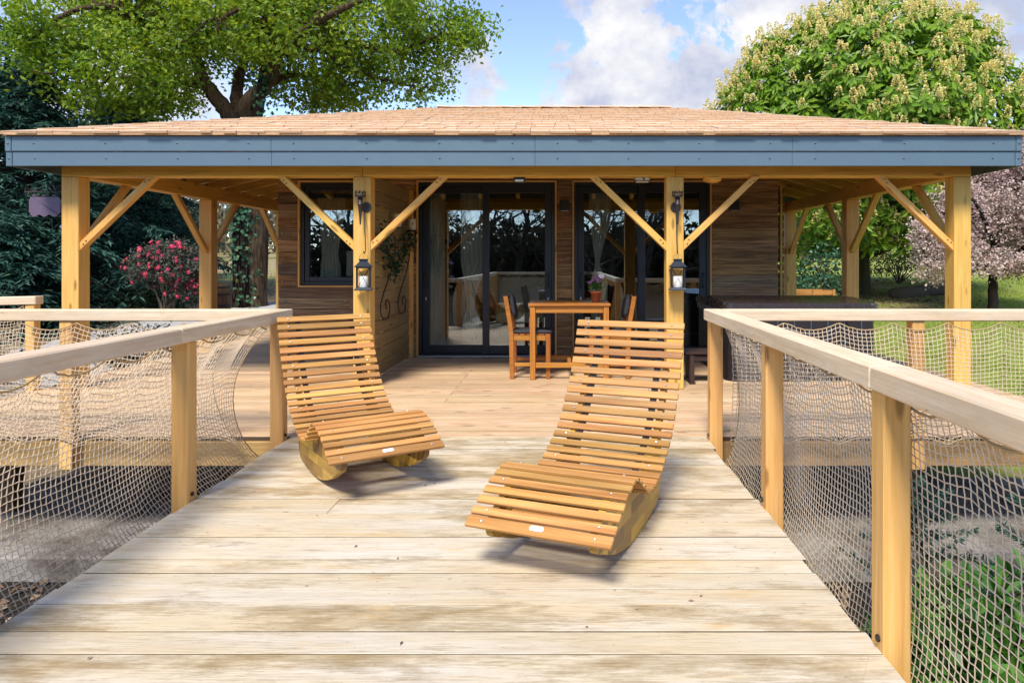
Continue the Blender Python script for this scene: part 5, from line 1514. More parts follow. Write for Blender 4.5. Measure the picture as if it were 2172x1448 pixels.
# --- the big oak behind the cabin, left of the middle
DO = 15.0
def oak():
    rng = np.random.default_rng(21)
    base = P(537, 655, DO); base.z = ground_z(base.x, base.y) - .05
    t = thing('oak_tree', 'large spreading oak with twisted dark limbs rising behind the cabin roof', 'tree', base)
    q = lambda x, y, dd=0: np.array(P(x, y, DO + dd))
    fork = q(516, 222)
    polys = []
    trunk = [np.array(base) + [0, 0, -.1], np.array(base) + [-.01, 0, .25], q(540, 560), q(541, 470), q(535, 380), q(522, 290), q(507, 248)]
    pth = smooth_path(trunk, 40); rr = np.interp(np.linspace(0, 1, 40), [0, .06, .2, .8, 1], [.50, .37, .30, .27, .36])
    polys.append((pth, rr))
    main = [
        ([q(500, 262), q(480, 235), q(455, 205), q(428, 165), q(415, 120, .3), q(385, 65, .8), q(372, 5, 1.2), q(350, -80, 1.5)], .20, .06),
        ([q(508, 255), q(530, 215), q(562, 185), q(580, 150, -.2), q(590, 110, -.5), q(612, 85, -.8), q(660, 55, -1.2), q(720, 20, -1.6), q(800, -10, -1.8)], .20, .05),
        ([q(505, 255), q(503, 190, .5), q(520, 120, .9), q(540, 40, 1.2), q(520, -60, 1.4), q(500, -200, 1.2)], .15, .04),
        ([q(415, 120, .3), q(350, 85, -.4), q(300, 45, -1.0), q(230, 15, -1.6), q(140, 30, -2.0), q(60, 90, -2.2)], .11, .03),
        ([q(440, 185), q(380, 175, -.6), q(310, 160, -1.2), q(230, 170, -1.6), q(160, 150, -1.9)], .08, .02),
        ([q(590, 110, -.5), q(560, 60, -1.0), q(580, 20, -1.4), q(540, 0, -1.8), q(480, 35, -2.0), q(440, 45, -2.1)], .08, .03),
        ([q(612, 85, -.8), q(680, 105, -.6), q(760, 95, -.4), q(850, 110, -.3), q(930, 75, -.2), q(1000, 70, -.2)], .09, .02),
        ([q(680, 105, -.6), q(760, 150, -.4), q(840, 175, -.3), q(920, 190, -.2)], .055, .015),
        ([q(385, 65, .8), q(390, 20, .3), q(400, -60, .2), q(420, -160, 0)], .10, .04),
        ([q(562, 185), q(620, 160, .6), q(690, 170, 1.0), q(740, 190, 1.2)], .07, .02),
        ([q(372, 5, 1.2), q(260, -60, 1.0), q(160, -90, .8), q(60, -60, .6)], .07, .02),
        ([q(660, 55, -1.2), q(720, -40, -.6), q(820, -110, -.2), q(900, -140, 0)], .07, .02),
    ]
    nodes = [pth]
    for pts, a, b in main:
        l = limb(pts, a, b, 30, .012, rng); polys.append(l); nodes.append(l[0])
    N = np.concatenate(nodes)
    lob = []
    for (x, y, rx, rz, dd, ry) in [(95, 100, 68, 80, -2, 1.2), (165, 65, 110, 80, -1.5, 1.7), (250, 140, 150, 95, -1.4, 1.6), (330, 60, 150, 110, .3, 2.0), (345, 195, 90, 55, -.8, 1.1),
                                   (200, 195, 60, 45, -1.6, .9), (470, 60, 150, 115, -.8, 2.0), (560, 40, 150, 95, .6, 2.0), (445, 215, 55, 30, .5, .7), (640, 80, 140, 105, -.8, 1.8), (660, 195, 90, 45, .8, 1.0),
                                   (790, 60, 150, 95, -.4, 1.7), (735, 165, 70, 55, .2, 1.0), (870, 160, 95, 62, -.2, 1.0), (930, 60, 105, 75, -.1, 1.1), (995, 75, 52, 52, -.1, .6), (700, 215, 60, 25, 1.0, .6), (560, 150, 60, 55, 1.4, .8),
                                   (190, -70, 140, 100, 0, 2.0), (330, -120, 220, 150, .3, 2.6), (560, -140, 240, 150, 0, 2.8), (780, -100, 200, 120, 0, 2.3), (450, -260, 260, 110, .3, 2.4), (620, -270, 200, 100, .2, 2.2)]:
        s = (DO + dd) / 1448
        lob.append((P(x, y, DO + dd), (rx * s, ry, rz * s)))
    cl, cd = clumps_in_lobes(lob, 17, rng, .25)
    # keep the fork and trunk visible below the crown
    px_ = cl[:, 0] * 1448 / cl[:, 1] + 1193; py_ = 552 - (cl[:, 2] - CAM_Z) * 1448 / cl[:, 1]
    keep = ~((px_ > 415) & (px_ < 620) & (py_ > 135) & (cl[:, 1] < DO + .9)) & (py_ < 262)
    holes = rng.random(len(cl)) < .10
    cl, cd = cl[keep & ~holes], cd[keep & ~holes]
    # twigs from the nearest limb to a share of the clumps
    for k in rng.choice(len(cl), 330, replace=False):
        tgt = cl[k]; dist = np.linalg.norm(N - tgt, axis=1) + np.maximum(0, N[:, 2] - tgt[2]) * .6
        j = np.argmin(dist)
        if dist[j] > 3.4 or dist[j] < .2: continue
        mid = (N[j] + tgt) / 2 + rng.normal(size=3) * .12 + [0, 0, -.08]
        polys.append((smooth_path([N[j], mid, tgt], 8), np.linspace(.022, .006, 8)))
    V, F = tube_np(polys, 7)
    link('trunk', np_mesh('trunk', V, F, M['bark'], smooth=True), t)
    V, F = leaves_at(cl, cd, 46, (.18, .18, .14), .112, .072, rng, up=.5, flat=.7)
    o = link('crown', np_mesh('crown', V, F, M['oakleaf']), t); tag(o, kind='stuff')
    return t
oak()

# --- the darker ivy clad trunk standing against the oak
def ivy_trunk():
    rng = np.random.default_rng(5)
    b = P(512, 655, 14.75); b.z = ground_z(b.x, b.y) - .05
    t = thing('ivy_clad_trunk', 'slimmer dark trunk wound with ivy stems, left of the thick oak trunk', 'tree', b)
    q = lambda x, y, dd=0: np.array(P(x, y, 14.75 + dd))
    pth = smooth_path([np.array(b), q(513, 580), q(510, 500), q(512, 430), q(516, 340), q(548, 240), (q(560, 130)), q(575, 40)], 40)
    polys = [(pth, np.interp(np.linspace(0, 1, 40), [0, .1, .6, 1], [.22, .165, .13, .05]))]
    for k in range(14):
        ph = rng.random() * 6.28; tw = rng.uniform(-2, 2)
        f = np.linspace(0, rng.uniform(.5, .95), 30); idx = (f * 39).astype(int)
        r = polys[0][1][idx] + .012
        pp = pth[idx] + np.stack([np.cos(ph + tw * f * 3) * r, np.sin(ph + tw * f * 3) * r, np.zeros(30)], -1) + rng.normal(size=(30, 3)) * .008
        polys.append((pp, np.linspace(.016, .006, 30)))
    V, F = tube_np(polys, 7); link('trunk', np_mesh('trunk', V, F, M['barkdark'], smooth=True), t)
    n = 620
    f = rng.random(n) ** .8; idx = (f * 34).astype(int)
    a = rng.uniform(-2.6, .9, n); r = polys[0][1][idx] + rng.uniform(.02, .12, n)
    c = pth[idx] + np.stack([np.cos(a) * r, np.sin(a) * r * 1.0 - .02, rng.normal(size=n) * .08], -1)
    c[:, 0] += np.where(rng.random(n) < .4, .10, -.03)
    V, F = kites(c, unit(rng.normal(size=(n, 3)) * .7 + [0, -.2, -.8]), unit(np.stack([np.cos(a), np.sin(a) - .3, np.full(n, .3)], -1) + rng.normal(size=(n, 3)) * .3), rng.uniform(.07, .12, n), rng.uniform(.065, .10, n), .12, .35)
    o = link('ivy_foliage', np_mesh('ivy_foliage', V, F, M['ivyleaf']), t); tag(o, kind='stuff')
ivy_trunk()

# --- horse chestnut in flower, right
def chestnut():
    rng = np.random.default_rng(31)
    D = 17.0
    b = P(1833, 628, D); b.z = ground_z(b.x, b.y) - .05
    t = thing('chestnut_tree', 'round crowned horse chestnut covered in cream flower candles behind the roof', 'tree', b)
    q = lambda x, y, dd=0: np.array(P(x, y, D + dd))
    tr = smooth_path([np.array(b) + [0, 0, -.1], q(1832, 600), q(1830, 540), q(1833, 480), q(1838, 400), q(1840, 280), q(1842, 120)], 40)
    polys = [(tr, np.interp(np.linspace(0, 1, 40), [0, .08, .3, 1], [.26, .19, .16, .04]))]
    for k in range(34):
        i = rng.integers(11, 34); a = rng.random() * 6.28; L = rng.uniform(2.0, 3.4)
        p0 = tr[i]; p1 = p0 + np.array([math.cos(a) * L * .5, math.sin(a) * L * .5, .55]); p2 = p0 + np.array([math.cos(a) * L, math.sin(a) * L, rng.uniform(-.3, .9)])
        polys.append((smooth_path([p0, p1, p2], 12), np.linspace(.065, .015, 12)))
    polys.append((smooth_path([q(1833, 505), q(1858, 470), q(1900, 430), q(1950, 420)], 12), np.linspace(.09, .03, 12)))
    V, F = tube_np(polys, 7); link('trunk', np_mesh('trunk', V, F, M['barkgreen'], smooth=True), t)
    C0 = np.array(P(1838, 330, D)); Rr = np.array([3.95, 3.4, 3.86])
    n = 3700
    d = rand_dirs(n, rng); d = d[(d[:, 2] > -.62)]
    # lumpy dome: radius modulated by broad bulges
    bump = np.zeros(len(d)); ctrs = rand_dirs(46, rng)
    for c in ctrs: bump = np.maximum(bump, np.clip(1 - np.linalg.norm(d - c, axis=1) / .40, 0, 1))
    f = (.84 + .17 * bump ** .7) * np.where(rng.random(len(d)) < .62, rng.uniform(.95, 1.03, len(d)), rng.uniform(.6, .95, len(d)))
    # narrower crown shoulder, skirt pulled in below the eaves
    shp = np.where(d[:, 2] > 0, 1.0, 1.0 - .42 * np.clip(-d[:, 2], 0, 1))
    c = C0 + d * Rr * f[:, None] * np.stack([shp, shp, np.ones(len(d))], -1)
    keep = c[:, 2] > ground_z(7.5, 17) + 1.0
    c, d, f = c[keep], d[keep], f[keep]
    # palmate leaves: seven drooping leaflets
    nl = 7
    lc = np.repeat(c, nl, 0); az = np.tile(np.linspace(0, 2 * np.pi, nl, endpoint=False), len(c)) + np.repeat(rng.random(len(c)) * 6.28, nl)
    outv = np.repeat(unit(d + [0, 0, .25]), nl, 0)
    ref = unit(np.cross(outv, [0.2, 0.1, 1.0])); ref2 = np.cross(outv, ref)
    ld = unit((ref * np.cos(az)[:, None] + ref2 * np.sin(az)[:, None]) + outv * .25 + [0, 0, -.75] + rng.normal(size=lc.shape) * .12)
    V, F = kites(lc, ld, unit(outv + rng.normal(size=lc.shape) * .25), .27 * rng.uniform(.7, 1.2, len(lc)), .095 * rng.uniform(.8, 1.2, len(lc)), .14, .62)
    V2, F2 = kites(lc + ld * .02 + rng.normal(size=lc.shape) * .10, unit(ld + rng.normal(size=lc.shape) * .35), unit(outv + rng.normal(size=lc.shape) * .3), .24 * rng.uniform(.7, 1.2, len(lc)), .085, .14, .62)
    o = link('crown', np_mesh('crown', np.concatenate([V, V2]), np.concatenate([F, F2 + len(V)]), M['chestleaf']), t); tag(o, kind='stuff')
    # flower candles stand out of the surface
    sel = np.where((f > .86) & (rng.random(len(c)) < .95))[0]
    m = 64
    cc = c[sel] + d[sel] * .10
    ax = unit(d[sel] * .35 + [0, 0, 1.0])
    hh = rng.uniform(.18, .28, len(sel))
    u = rng.random((len(sel), m)) ** .8
    rad = .062 * (1 - u) + .012
    an = rng.random((len(sel), m)) * 6.28
    side = unit(np.cross(ax, [1., 0.2, 0])); side2 = np.cross(ax, side)
    pos = cc[:, None] + ax[:, None] * (u * hh[:, None])[..., None] + side[:, None] * (np.cos(an) * rad)[..., None] + side2[:, None] * (np.sin(an) * rad)[..., None]
    dr = side[:, None] * np.cos(an)[..., None] + side2[:, None] * np.sin(an)[..., None] + ax[:, None] * .4
    V, F = kites(pos.reshape(-1, 3), dr.reshape(-1, 3), rand_dirs(len(sel) * m, rng), .042, .036)
    o = link('flower_candle', np_mesh('flower_candle', V, F, M['candleflower']), t); tag(o, kind='stuff')
chestnut()

# --- pink blossom tree, far right
def blossom():
    rng = np.random.default_rng(41)
    D = 13.5
    b = P(2105, 660, D); b.z = ground_z(b.x, b.y) - .03
    t = thing('blossom_tree', 'pale pink blossoming tree with dark trunk on the lawn', 'tree', b)
    q = lambda x, y, dd=0: np.array(P(x, y, D + dd))
    polys = [limb([np.array(b), q(2106, 620), q(2105, 590), q(2112, 540), q(2120, 480), q(2135, 400), q(2140, 340)], .10, .03, 24, .01, rng)]
    for pts in ([q(2106, 590), q(2130, 560), q(2160, 530), q(2200, 500)], [q(2110, 550), q(2070, 500, .3), q(2030, 460, .5), q(1990, 450, .5)], [q(2112, 535), q(2090, 470, -.6), q(2060, 420, -.9), q(2020, 400, -1)],
                [q(2118, 490), q(2160, 440, .5), q(2210, 400, .7)], [q(2107, 580), q(2060, 560, -.3), q(2010, 550, -.4), q(1970, 560, -.4)], [q(2120, 480), q(2100, 420, .9), q(2080, 370, 1.2)], [q(2125, 450), q(2170, 380, -.6), q(2200, 340, -.8)]):
        polys.append(limb(pts, .05, .012, 16, .012, rng))
    N = np.concatenate([p[0] for p in polys])
    lob = [(P(x, y, D + dd), (rx * D / 1448, ry, rz * D / 1448)) for (x, y, rx, rz, dd, ry) in
           [(2060, 450, 90, 80, 0, .9), (2130, 420, 110, 90, .2, 1.2), (2200, 470, 110, 100, 0, 1.1), (2010, 530, 75, 62, -.3, .7), (2150, 340, 90, 60, .2, .9), (2080, 555, 100, 32, -.2, .8), (2170, 560, 90, 30, 0, .8), (1975, 500, 45, 45, -.2, .5), (2240, 390, 90, 80, .3, 1), (1985, 570, 42, 34, -.4, .4)]]
    cl, cd = clumps_in_lobes(lob, 112, rng, .15)
    for k in rng.choice(len(cl), 260, replace=False):
        j = np.argmin(np.linalg.norm(N - cl[k], axis=1)); polys.append((smooth_path([N[j], (N[j] + cl[k]) / 2 + rng.normal(size=3) * .05, cl[k]], 7), np.linspace(.014, .005, 7)))
    V, F = tube_np(polys, 6); link('trunk', np_mesh('trunk', V, F, M['barkdark'], smooth=True), t)
    V, F = leaves_at(cl, cd, 26, (.075, .075, .06), .05, .042, rng, flat=.9)
    o = link('crown', np_mesh('crown', V, F, M['blossom']), t); tag(o, kind='stuff')
    k = rng.random(len(cl)) < .4
    V, F = leaves_at(cl[k], cd[k], 5, (.09, .09, .08), .06, .028, rng)
    o = link('young_foliage', np_mesh('young_foliage', V, F, M['greyleaf']), t); tag(o, kind='stuff')
blossom()

# --- dark conifers, left
def conifer(label, x, y, H, L0, seed, nbr=120, z_first=.25, dens=1.0):
    rng = np.random.default_rng(seed)
    zb = ground_z(x, y) - .05
    t = thing('conifer_tree', label, 'tree', (x, y, zb), 'dark conifers left of the cabin')
    top = np.array([x, y, zb + H])
    tr = np.stack([np.full(20, x) + .05 * np.sin(np.arange(20) * .7), np.full(20, y), np.linspace(zb, zb + H, 20)], -1)
    polys = [(tr, np.linspace(.22, .02, 20))]
    Cc, Dd, Nn, Ll = [], [], [], []
    for k in range(nbr):
        f = (k + rng.random()) / nbr
        z = zb + z_first + (H - z_first) * f ** .9
        L = L0 * (1 - f) ** .75 * rng.uniform(.7, 1.12) + .25
        a = k * 2.399 + rng.normal() * .3
        dirh = np.array([math.cos(a), math.sin(a), 0])
        drop = rng.uniform(.10, .32) * L
        p = smooth_path([[x, y, z], np.array([x, y, z]) + dirh * L * .45 + [0, 0, .06 * L], np.array([x, y, z]) + dirh * L * .8 + [0, 0, -drop * .4], np.array([x, y, z]) + dirh * L + [0, 0, -drop]], 12)
        polys.append((p, np.linspace(.035 * (1 - f) + .008, .005, 12)))
        side = np.array([-dirh[1], dirh[0], 0])
        nt = int(15 * L / L0 * 1.6 * dens) + 6
        for s in range(nt):
            u = rng.uniform(.18, 1.0); pi = p[min(int(u * 11), 11)] + rng.normal(size=3) * .02
            sg = rng.choice([-1, 1]); tl = (.30 + .55 * (1 - abs(u - .5))) * (.35 + .4 * L / L0)
            td = unit((side * sg * rng.uniform(.5, 1.1) + dirh * rng.uniform(.3, 1.0) + [0, 0, rng.uniform(-.45, .05)])[None])[0]
            m = 13
            w = np.linspace(.05, 1, m)
            pts = pi + td * (w * tl)[:, None] + np.array([0, 0, -.16])[None] * (w ** 2 * tl)[:, None]
            Cc.append(pts + rng.normal(size=(m, 3)) * .022)
            alt = np.where(np.arange(m) % 2 == 0, 1, -1)[:, None]
            sd = np.cross(td, [0, 0, 1.]); sd /= np.linalg.norm(sd) + 1e-6
            Dd.append(td[None] * .8 + sd[None] * alt * .75 + np.array([0, 0, -.25]) + rng.normal(size=(m, 3)) * .2)
            Nn.append(np.array([[0, 0, 1.]]) + rng.normal(size=(m, 3)) * .35); Ll.append(np.full(m, .16))
    V, F = tube_np(polys, 6); link('trunk', np_mesh('trunk', V, F, M['barkdark'], smooth=True), t)
    c = np.concatenate(Cc); n = len(c)
    V, F = kites(c, np.concatenate(Dd), np.concatenate(Nn), np.concatenate(Ll) * rng.uniform(.7, 1.3, n), .042 * rng.uniform(.7, 1.3, n), .1, .5)
    o = link('crown', np_mesh('crown', V, F, M['needle']), t); tag(o, kind='stuff')
conifer('tall dark conifer at the left edge, behind the hanging sign', -10.6, 13.4, 4.9, 2.8, 51, 150)
conifer('dark conifer with drooping branches behind the sign pillar', -11.0, 17.0, 5.0, 2.5, 52, 130)
conifer('lower dark conifer farthest back, behind the other conifers', -13.4, 21.0, 5.6, 2.8, 53, 130)
conifer('dark conifer further back, with the highest tip at the left edge', -14.2, 17.5, 6.9, 3.0, 54, 140)
conifer('small dark conifer low beside the left deck', -9.6, 11.6, 2.2, 1.1, 55, 60, .1)

# --- crimson rose bush
def rose():
    rng = np.random.default_rng(61)
    D = 12.6
    b = P(350, 655, D); b.z = ground_z(b.x, b.y) - .02
    t = thing('rose_bush', 'grey leaved bush dotted with crimson flowers behind the left railing', 'bush', b)
    B = np.array(b)
    q = lambda x, y, dd=0: np.array(P(x, y, D + dd))
    polys = []
    tips = [q(290, 560), q(310, 530, .3), q(350, 520, -.3), q(390, 530, .2), q(420, 560), q(330, 570, -.5), q(380, 575, .5), q(410, 540, .5), q(360, 545, -.4), q(425, 590, 0)]
    for k, tp in enumerate(tips):
        polys.append(limb([B + [rng.normal() * .05, rng.normal() * .05, 0], B + (tp - B) * .3 + [rng.normal() * .05, 0, .12], tp], .026, .008, 14, .006, rng))
    V, F = tube_np(polys, 6); link('stem', np_mesh('stem', V, F, M['barkpale'], smooth=True), t)
    s = D / 1448
    lob = [(P(x, y, D + dd), (rx * s, ry, rz * s)) for (x, y, rx, rz, dd, ry) in [(320, 565, 48, 42, 0, .45), (375, 560, 60, 48, 0, .5), (415, 575, 35, 50, 0, .4), (350, 540, 60, 30, .1, .4), (395, 610, 35, 25, 0, .3)]]
    cl, cd = clumps_in_lobes(lob, 260, rng, .2)
    V, F = leaves_at(cl, cd, 13, (.05, .05, .05), .065, .034, rng)
    o = link('foliage', np_mesh('foliage', V, F, M['greyleaf']), t); tag(o, kind='stuff')
    bm = bmesh.new()
    for k in range(6):
        a = k * math.pi / 3
        c0 = bm.verts.new((0, 0, 0)); v1 = bm.verts.new((.034 * math.cos(a - .45), .034 * math.sin(a - .45), .012)); v2 = bm.verts.new((.046 * math.cos(a), .046 * math.sin(a), .010)); v3 = bm.verts.new((.034 * math.cos(a + .45), .034 * math.sin(a + .45), .012))
        bm.faces.new((c0, v1, v2, v3))
    vv = bmesh.ops.create_uvsphere(bm, u_segments=6, v_segments=4, radius=.013)['verts']
    bmesh.ops.translate(bm, verts=vv, vec=(0, 0, .008))
    for f in bm.faces:
        if all(v in vv for v in f.verts): f.material_index = 1
    me = bpy.data.meshes.new('flower'); bm.to_mesh(me); bm.free(); me.materials.append(M['rosepetal']); me.materials.append(M['rosecentre'])
    front = np.where(rng.random(len(cl)) < .5)[0]
    pick = rng.choice(front, min(200, len(front)), replace=False)
    for k in pick:
        d = Vector(cd[k]) + Vector((0, -.7, .25))
        o = link('flower', me); o.location = Vector(cl[k]) + Vector(cd[k]) * .05 + Vector((0, -.05, 0)); o.rotation_euler = d.to_track_quat('Z', 'Y').to_euler(); sc_ = rng.uniform(.8, 1.15); o.scale = (sc_,) * 3
        put(o, t)
rose()

# --- laurel and fir shoots under the right railing
def leafy_shrub(label, x, y, zt, rad, seed, n, L, W, mat):
    rng = np.random.default_rng(seed)
    z0 = ground_z(x, y)
    t = thing('leafy_shrub', label, 'shrub', (x, y, z0), 'green shrubs below the bridge')
    tips = np.array([x, y, z0]) + np.stack([rng.normal(size=16) * rad * .5, rng.normal(size=16) * rad * .5, rng.uniform(.4, 1, 16) * (zt - z0)], -1)
    polys = [(smooth_path([[x, y, z0 - .02], (np.array([x, y, z0]) + tp) / 2, tp], 8), np.linspace(.012, .004, 8)) for tp in tips]
    V, F = tube_np(polys, 5); link('stem', np_mesh('stem', V, F, M['barkgreen'], smooth=True), t)
    d = rand_dirs(n, rng); d[:, 2] = np.abs(d[:, 2])
    c = np.array([x, y, z0]) + d * np.array([rad, rad, zt - z0]) * (rng.random(n) ** .4)[:, None]
    V, F = kites(c, unit(d + rng.normal(size=(n, 3)) * .7 + [0, 0, .1]), unit(rng.normal(size=(n, 3)) * .5 + [0, -.2, 1.]), L * rng.uniform(.6, 1.2, n), W * rng.uniform(.7, 1.2, n), .15, .5)
    o = link('foliage', np_mesh('foliage', V, F, mat), t); tag(o, kind='stuff')
leafy_shrub('glossy green laurel below the bridge, nearest the camera on the right', 1.62, 2.05, -.12, .52, 71, 1200, .12, .055, M['laurel'])
leafy_shrub('glossy green laurel below the bridge in front of the concrete slab', 1.95, 2.85, -.14, .66, 72, 1500, .12, .055, M['laurel'])
leafy_shrub('bright green leafy shrub beside the concrete slab, right of the second laurel', 2.75, 3.0, -.12, .6, 73, 1300, .11, .05, M['laurel'])
leafy_shrub('low green seedling shrub close under the bridge edge', 1.36, 2.75, -.50, .28, 74, 300, .09, .045, M['laurel'])
def fir_shoot(label, x, y, H, seed):
    rng = np.random.default_rng(seed)
    z0 = ground_z(x, y)
    t = thing('young_fir', label, 'fir', (x, y, z0), 'young firs below the deck edge')
    polys = [(np.array([[x, y, z0 - .02], [x + .01, y, z0 + H * .5], [x, y, z0 + H]]), np.array([.012, .008, .003]))]
    Cc, Dd = [], []
    for k in range(26):
        f = (k + .5) / 26; a = k * 2.4; L = (.42 * (1 - f) + .08) * rng.uniform(.7, 1.15)
        p0 = np.array([x, y, z0 + H * (.12 + .86 * f)]); dh = np.array([math.cos(a), math.sin(a), .35])
        p1 = p0 + dh * L
        polys.append((np.array([p0, (p0 + p1) / 2, p1]), np.array([.005, .004, .002])))
        m = 95; w = rng.random(m); Cc.append(p0 + (p1 - p0) * w[:, None]); Dd.append(dh[None] * .9 + rng.normal(size=(m, 3)) * .6)
    V, F = tube_np(polys, 5); link('trunk', np_mesh('trunk', V, F, M['barkgreen'], smooth=True), t)
    c = np.concatenate(Cc); V, F = kites(c, np.concatenate(Dd), rand_dirs(len(c), rng), .052, .009)
    o = link('needles', np_mesh('needles', V, F, M['needle']), t); tag(o, kind='stuff')
fir_shoot('young fir growing below the right deck edge, nearest the bridge', 2.05, 3.9, .80, 81)
fir_shoot('taller young fir growing below the right deck edge', 2.75, 3.75, 1.0, 82)
fir_shoot('small young fir rightmost below the deck edge', 2.5, 3.3, .62, 83)

# --- shrubs, log and bank behind the right gallery
def bush(name, label, x, y, rx, rz, seed, n, L, W, mat, group='shrubs behind the cabin'):
    rng = np.random.default_rng(seed); z0 = ground_z(x, y)
    t = thing(name, label, 'bush', (x, y, z0), group)
    polys = [(smooth_path([[x, y, z0 - .02], np.array([x, y, z0]) + [rng.normal() * rx * .3, rng.normal() * rx * .3, rz * .5], np.array([x, y, z0]) + [rng.normal() * rx * .6, rng.normal() * rx * .5, rz * rng.uniform(.6, 1)]], 8), np.linspace(.02, .005, 8)) for k in range(14)]
    V, F = tube_np(polys, 5); link('stem', np_mesh('stem', V, F, M['barkpale'], smooth=True), t)
    cl, cd = clumps_in_lobes([((x, y, z0 + rz * .5), (rx, rx * .8, rz * .55)), ((x + rx * .4, y, z0 + rz * .6), (rx * .6, rx * .5, rz * .5)), ((x - rx * .5, y, z0 + rz * .35), (rx * .5, rx * .5, rz * .4))], n / (rx * rx + 2 * rx * rz) / 3, rng, .1)
    V, F = leaves_at(cl, cd, 22, (.12, .12, .1), L, W, rng)
    o = link('foliage', np_mesh('foliage', V, F, mat), t); tag(o, kind='stuff')
bush('ivy_bush', 'ivy covered bush between the crate and the chestnut trunk', 5.75, 15.2, .55, 1.3, 91, 130, .09, .07, M['ivyleaf'])
bush('ivy_bush', 'dark ivy bush behind the wooden crate', 5.0, 16.5, 1.2, 2.2, 92, 240, .10, .07, M['chestleaf'])
bush('brown_bush', 'brown leafless looking bush on the bank right of the chestnut trunk', 9.6, 19.5, 1.6, 1.2, 93, 260, .09, .04, M['litter'])
bush('pale_bush', 'pale twiggy bush right of the oak trunk, against the cabin corner', -6.0, 19.0, 1.5, 3.0, 94, 300, .10, .03, M['farleaf'])
bush('low_evergreen', 'low dark evergreen at the foot of the rose bush', -8.1, 13.6, .9, .8, 95, 200, .10, .05, M['darkivy'])
bush('white_shrub', 'greyish low shrub in the left deck corner behind the side railing', -6.9, 7.6, .8, .75, 96, 260, .06, .03, M['greyleaf'])
bush('white_shrub', 'greyish low shrub beside the gravel path near the sign pillar', -6.0, 9.3, .55, .6, 97, 180, .05, .03, M['greyleaf'])
rng = np.random.default_rng(8)
lg = smooth_path([(7.9, 16.4, ground_z(7.9, 16.4) + .05), (9.0, 16.9, ground_z(9.0, 16.9) + .13), (10.3, 17.3, ground_z(10.3, 17.3) + .24)], 20)
tag(tube_obj('fallen_log', [(lg, np.interp(np.linspace(0, 1, 20), [0, .05, .95, 1], [.02, .20, .15, .01]))], M['barkpale'], None, 10), 'fallen mossy log lying on the leafy bank behind the lawn', 'log')

# --- far wood that closes the view, one mass
rng = np.random.default_rng(99)
VV, FF, off = [], [], 0
A, B, Rr_ = [], [], []
for k in range(380):
    x = rng.uniform(-85, 85); y = rng.uniform(38, 62) + abs(x) * .1
    z0 = np.interp(y, _hy, _hz); h = rng.uniform(2.2, 4.6) * (1.25 if abs(x) > 8 else .62)
    pts = [[x, y, z0 - .1]]
    A.append([x, y, z0 - .1]); B.append([x + rng.normal() * .3, y, z0 + h]); Rr_.append(.09)
    n = 190
    c = np.array([x, y, z0 + h * .52]) + rand_dirs(n, rng) * np.array([2.3, 1.9, h * .56]) * (rng.random((n, 1)) ** .4)
    V, F = kites(c, rand_dirs(n, rng), rand_dirs(n, rng), rng.uniform(.35, .7, n), rng.uniform(.18, .36, n))
    VV.append(V); FF.append(F + off); off += len(V)
o = link('far_woodland', np_mesh('far_woodland', np.concatenate(VV), np.concatenate(FF), M['farleaf'])); tag(o, 'pale brownish wood closing the view far behind the garden', 'woodland', None, 'stuff')
V, F = strands(A, B, np.array(Rr_)); tag(put(link('far_trunks', np_mesh('far_trunks', V, F, M['barkpale'])), o), kind='stuff')

# --- lawn blades, fallen leaves
rng = np.random.default_rng(12)
n = 110000
y = 7.0 + 15 * rng.random(n) ** 1.1; x = 4.15 + rng.random(n) * (1.0 + .85 * (y - 3))
zz_ = np.array([ground_z(a, b) for a, b in zip(x[::8], y[::8])]); 
x, y = np.repeat(x[::8], 8) + rng.normal(size=len(zz_) * 8) * .05, np.repeat(y[::8], 8) + rng.normal(size=len(zz_) * 8) * .05
zz_ = np.repeat(zz_, 8)
m = len(x)
hgt = rng.uniform(.03, .085, m) * (1 + .5 * np.sin(x * 2.1) * np.sin(y * 1.7))
d = unit(np.stack([rng.normal(size=m) * .5, rng.normal(size=m) * .5, np.ones(m)], -1))
s = rand_dirs(m, rng); s[:, 2] = 0; s = unit(s) * .006
p = np.stack([x, y, zz_ - .005], -1)
V = np.stack([p - s, p + s, p + d * hgt[:, None]], 1).reshape(-1, 3)
F = np.arange(m * 3).reshape(-1, 3)
o = link('lawn_grass', np_mesh('lawn_grass', V, F, M['grassblade'])); tag(o, 'short fresh grass of the sunny lawn right of the deck', 'grass', None, 'stuff')
n = 9000
x = np.concatenate([rng.uniform(-16, -5.2, n // 2), rng.uniform(4.6, 12, n // 4), rng.uniform(-5, 3.5, n // 4)])
y = np.concatenate([rng.uniform(6.5, 24, n // 2), rng.uniform(14.5, 22, n // 4), rng.uniform(1.2, 4.3, n // 4)])
keep = ~((x > 4) & (y < 17.5) & (x > 7.2)); x, y = x[keep], y[keep]
x = np.concatenate([x, 7.7 + rng.normal(size=2600) * 1.0]); y = np.concatenate([y, 17.2 + rng.normal(size=2600) * 1.4]); m = len(x)
zz_ = np.array([ground_z(a, b) for a, b in zip(x, y)]) + .015
V, F = kites(np.stack([x, y, zz_], -1), unit(np.stack([rng.normal(size=m), rng.normal(size=m), rng.normal(size=m) * .2], -1)), unit(rng.normal(size=(m, 3)) * .4 + [0, 0, 1]), rng.uniform(.04, .10, m), rng.uniform(.03, .06, m))
o = link('leaf_litter', np_mesh('leaf_litter', V, F, M['litter'])); tag(o, 'dry brown leaves scattered over the garden earth', 'leaf litter', None, 'stuff')
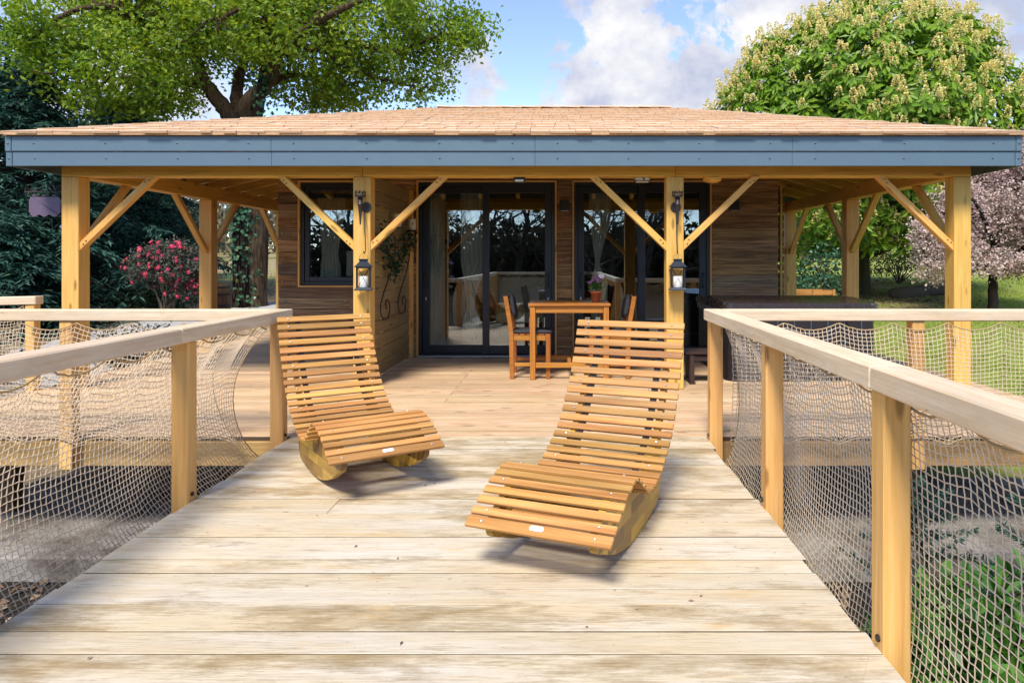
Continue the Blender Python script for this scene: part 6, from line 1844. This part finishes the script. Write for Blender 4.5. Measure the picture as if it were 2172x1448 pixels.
# crumbs and small leaves on the bridge planks
n = 70
x = rng.uniform(-1.75, .9, n); y = rng.uniform(1.9, 4.6, n)
V, F = kites(np.stack([x, y, np.full(n, .004)], -1), unit(np.stack([rng.normal(size=n), rng.normal(size=n), np.zeros(n)], -1)), unit(rng.normal(size=(n, 3)) * .15 + [0, 0, 1]), rng.uniform(.03, .2, n) ** 1.6 * .35, rng.uniform(.003, .010, n))
o = link('leaf_crumbs', np_mesh('leaf_crumbs', V, F, M['litter'])); tag(o, 'tiny dry leaf crumbs lying on the bridge planks', 'leaf crumbs', None, 'stuff')

# --- bare trees behind the camera: they are what the doors mirror
def bare_tree(label, x, y, H, seed):
    rng = np.random.default_rng(seed); z0 = ground_z(x, y)
    t = thing('bare_tree', label, 'tree', (x, y, z0), 'bare winter trees mirrored in the glass')
    polys = []
    def grow(p, d, L, r, lev):
        n = 6
        pts = [p]
        for k in range(n):
            d = unit((d + rng.normal(size=3) * .13 + [0, 0, .03])[None])[0]; pts.append(pts[-1] + d * L / n)
        polys.append((np.array(pts), np.linspace(r, r * .6, n + 1)))
        if lev == 0: return
        for k in range(rng.integers(3, 5)):
            i = rng.integers(2, n + 1); dd = unit((d * .7 + rng.normal(size=3) * .65 + [0, 0, .1])[None])[0]
            grow(pts[i], dd, L * rng.uniform(.55, .8), r * .5, lev - 1)
    grow(np.array([x, y, z0 - .1]), np.array([0, 0, 1.]), H * .36, H * .016, 5)
    V, F = tube_np(polys, 5)
    link('trunk', np_mesh('trunk', V, F, M['barkpale'], smooth=True), t)
spots = [(-7, -15, 11, 'bare tree mirrored in the window pane'), (-2.6, -17, 12, 'bare tree mirrored in the left door'), (1.2, -14, 10, 'bare tree mirrored between the two doors'), (4.2, -18, 12, 'bare tree mirrored in the right door'),
         (8.5, -16, 11, 'bare tree mirrored at the edge of the right door'), (-11, -19, 12, 'bare tree mirrored at the edge of the window'),
         (-4.6, -21, 13, 'further bare tree mirrored beside the left door'), (-.6, -22, 12, 'further bare tree mirrored in the left door'), (2.9, -23, 13, 'further bare tree mirrored in the right door'), (6.4, -22, 12, 'further bare tree mirrored beyond the right door'),
         (-9, -23, 13, 'further bare tree mirrored in the window pane'), (.9, -26, 13, 'farthest bare tree mirrored between the doors')]
for k, (x, y, H, lb) in enumerate(spots): bare_tree(lb, x, y, H, 200 + k)
VV, FF, off = [], [], 0
for k in range(300):
    x = rng.uniform(-40, 40); y = -rng.uniform(24, 36); h = rng.uniform(2.8, 5.2); n = 220
    c = np.array([x, y, -.8 + h * .5]) + rand_dirs(n, rng) * np.array([2, 1.6, h * .5]) * (rng.random((n, 1)) ** .4)
    V, F = kites(c, rand_dirs(n, rng), rand_dirs(n, rng), rng.uniform(.35, .7, n), rng.uniform(.2, .4, n)); VV.append(V); FF.append(F + off); off += len(V)
o = link('hedgerow', np_mesh('hedgerow', np.concatenate(VV), np.concatenate(FF), M['darkleaf'])); tag(o, 'dark hedgerow mirrored low in the glass doors', 'hedgerow', None, 'stuff')
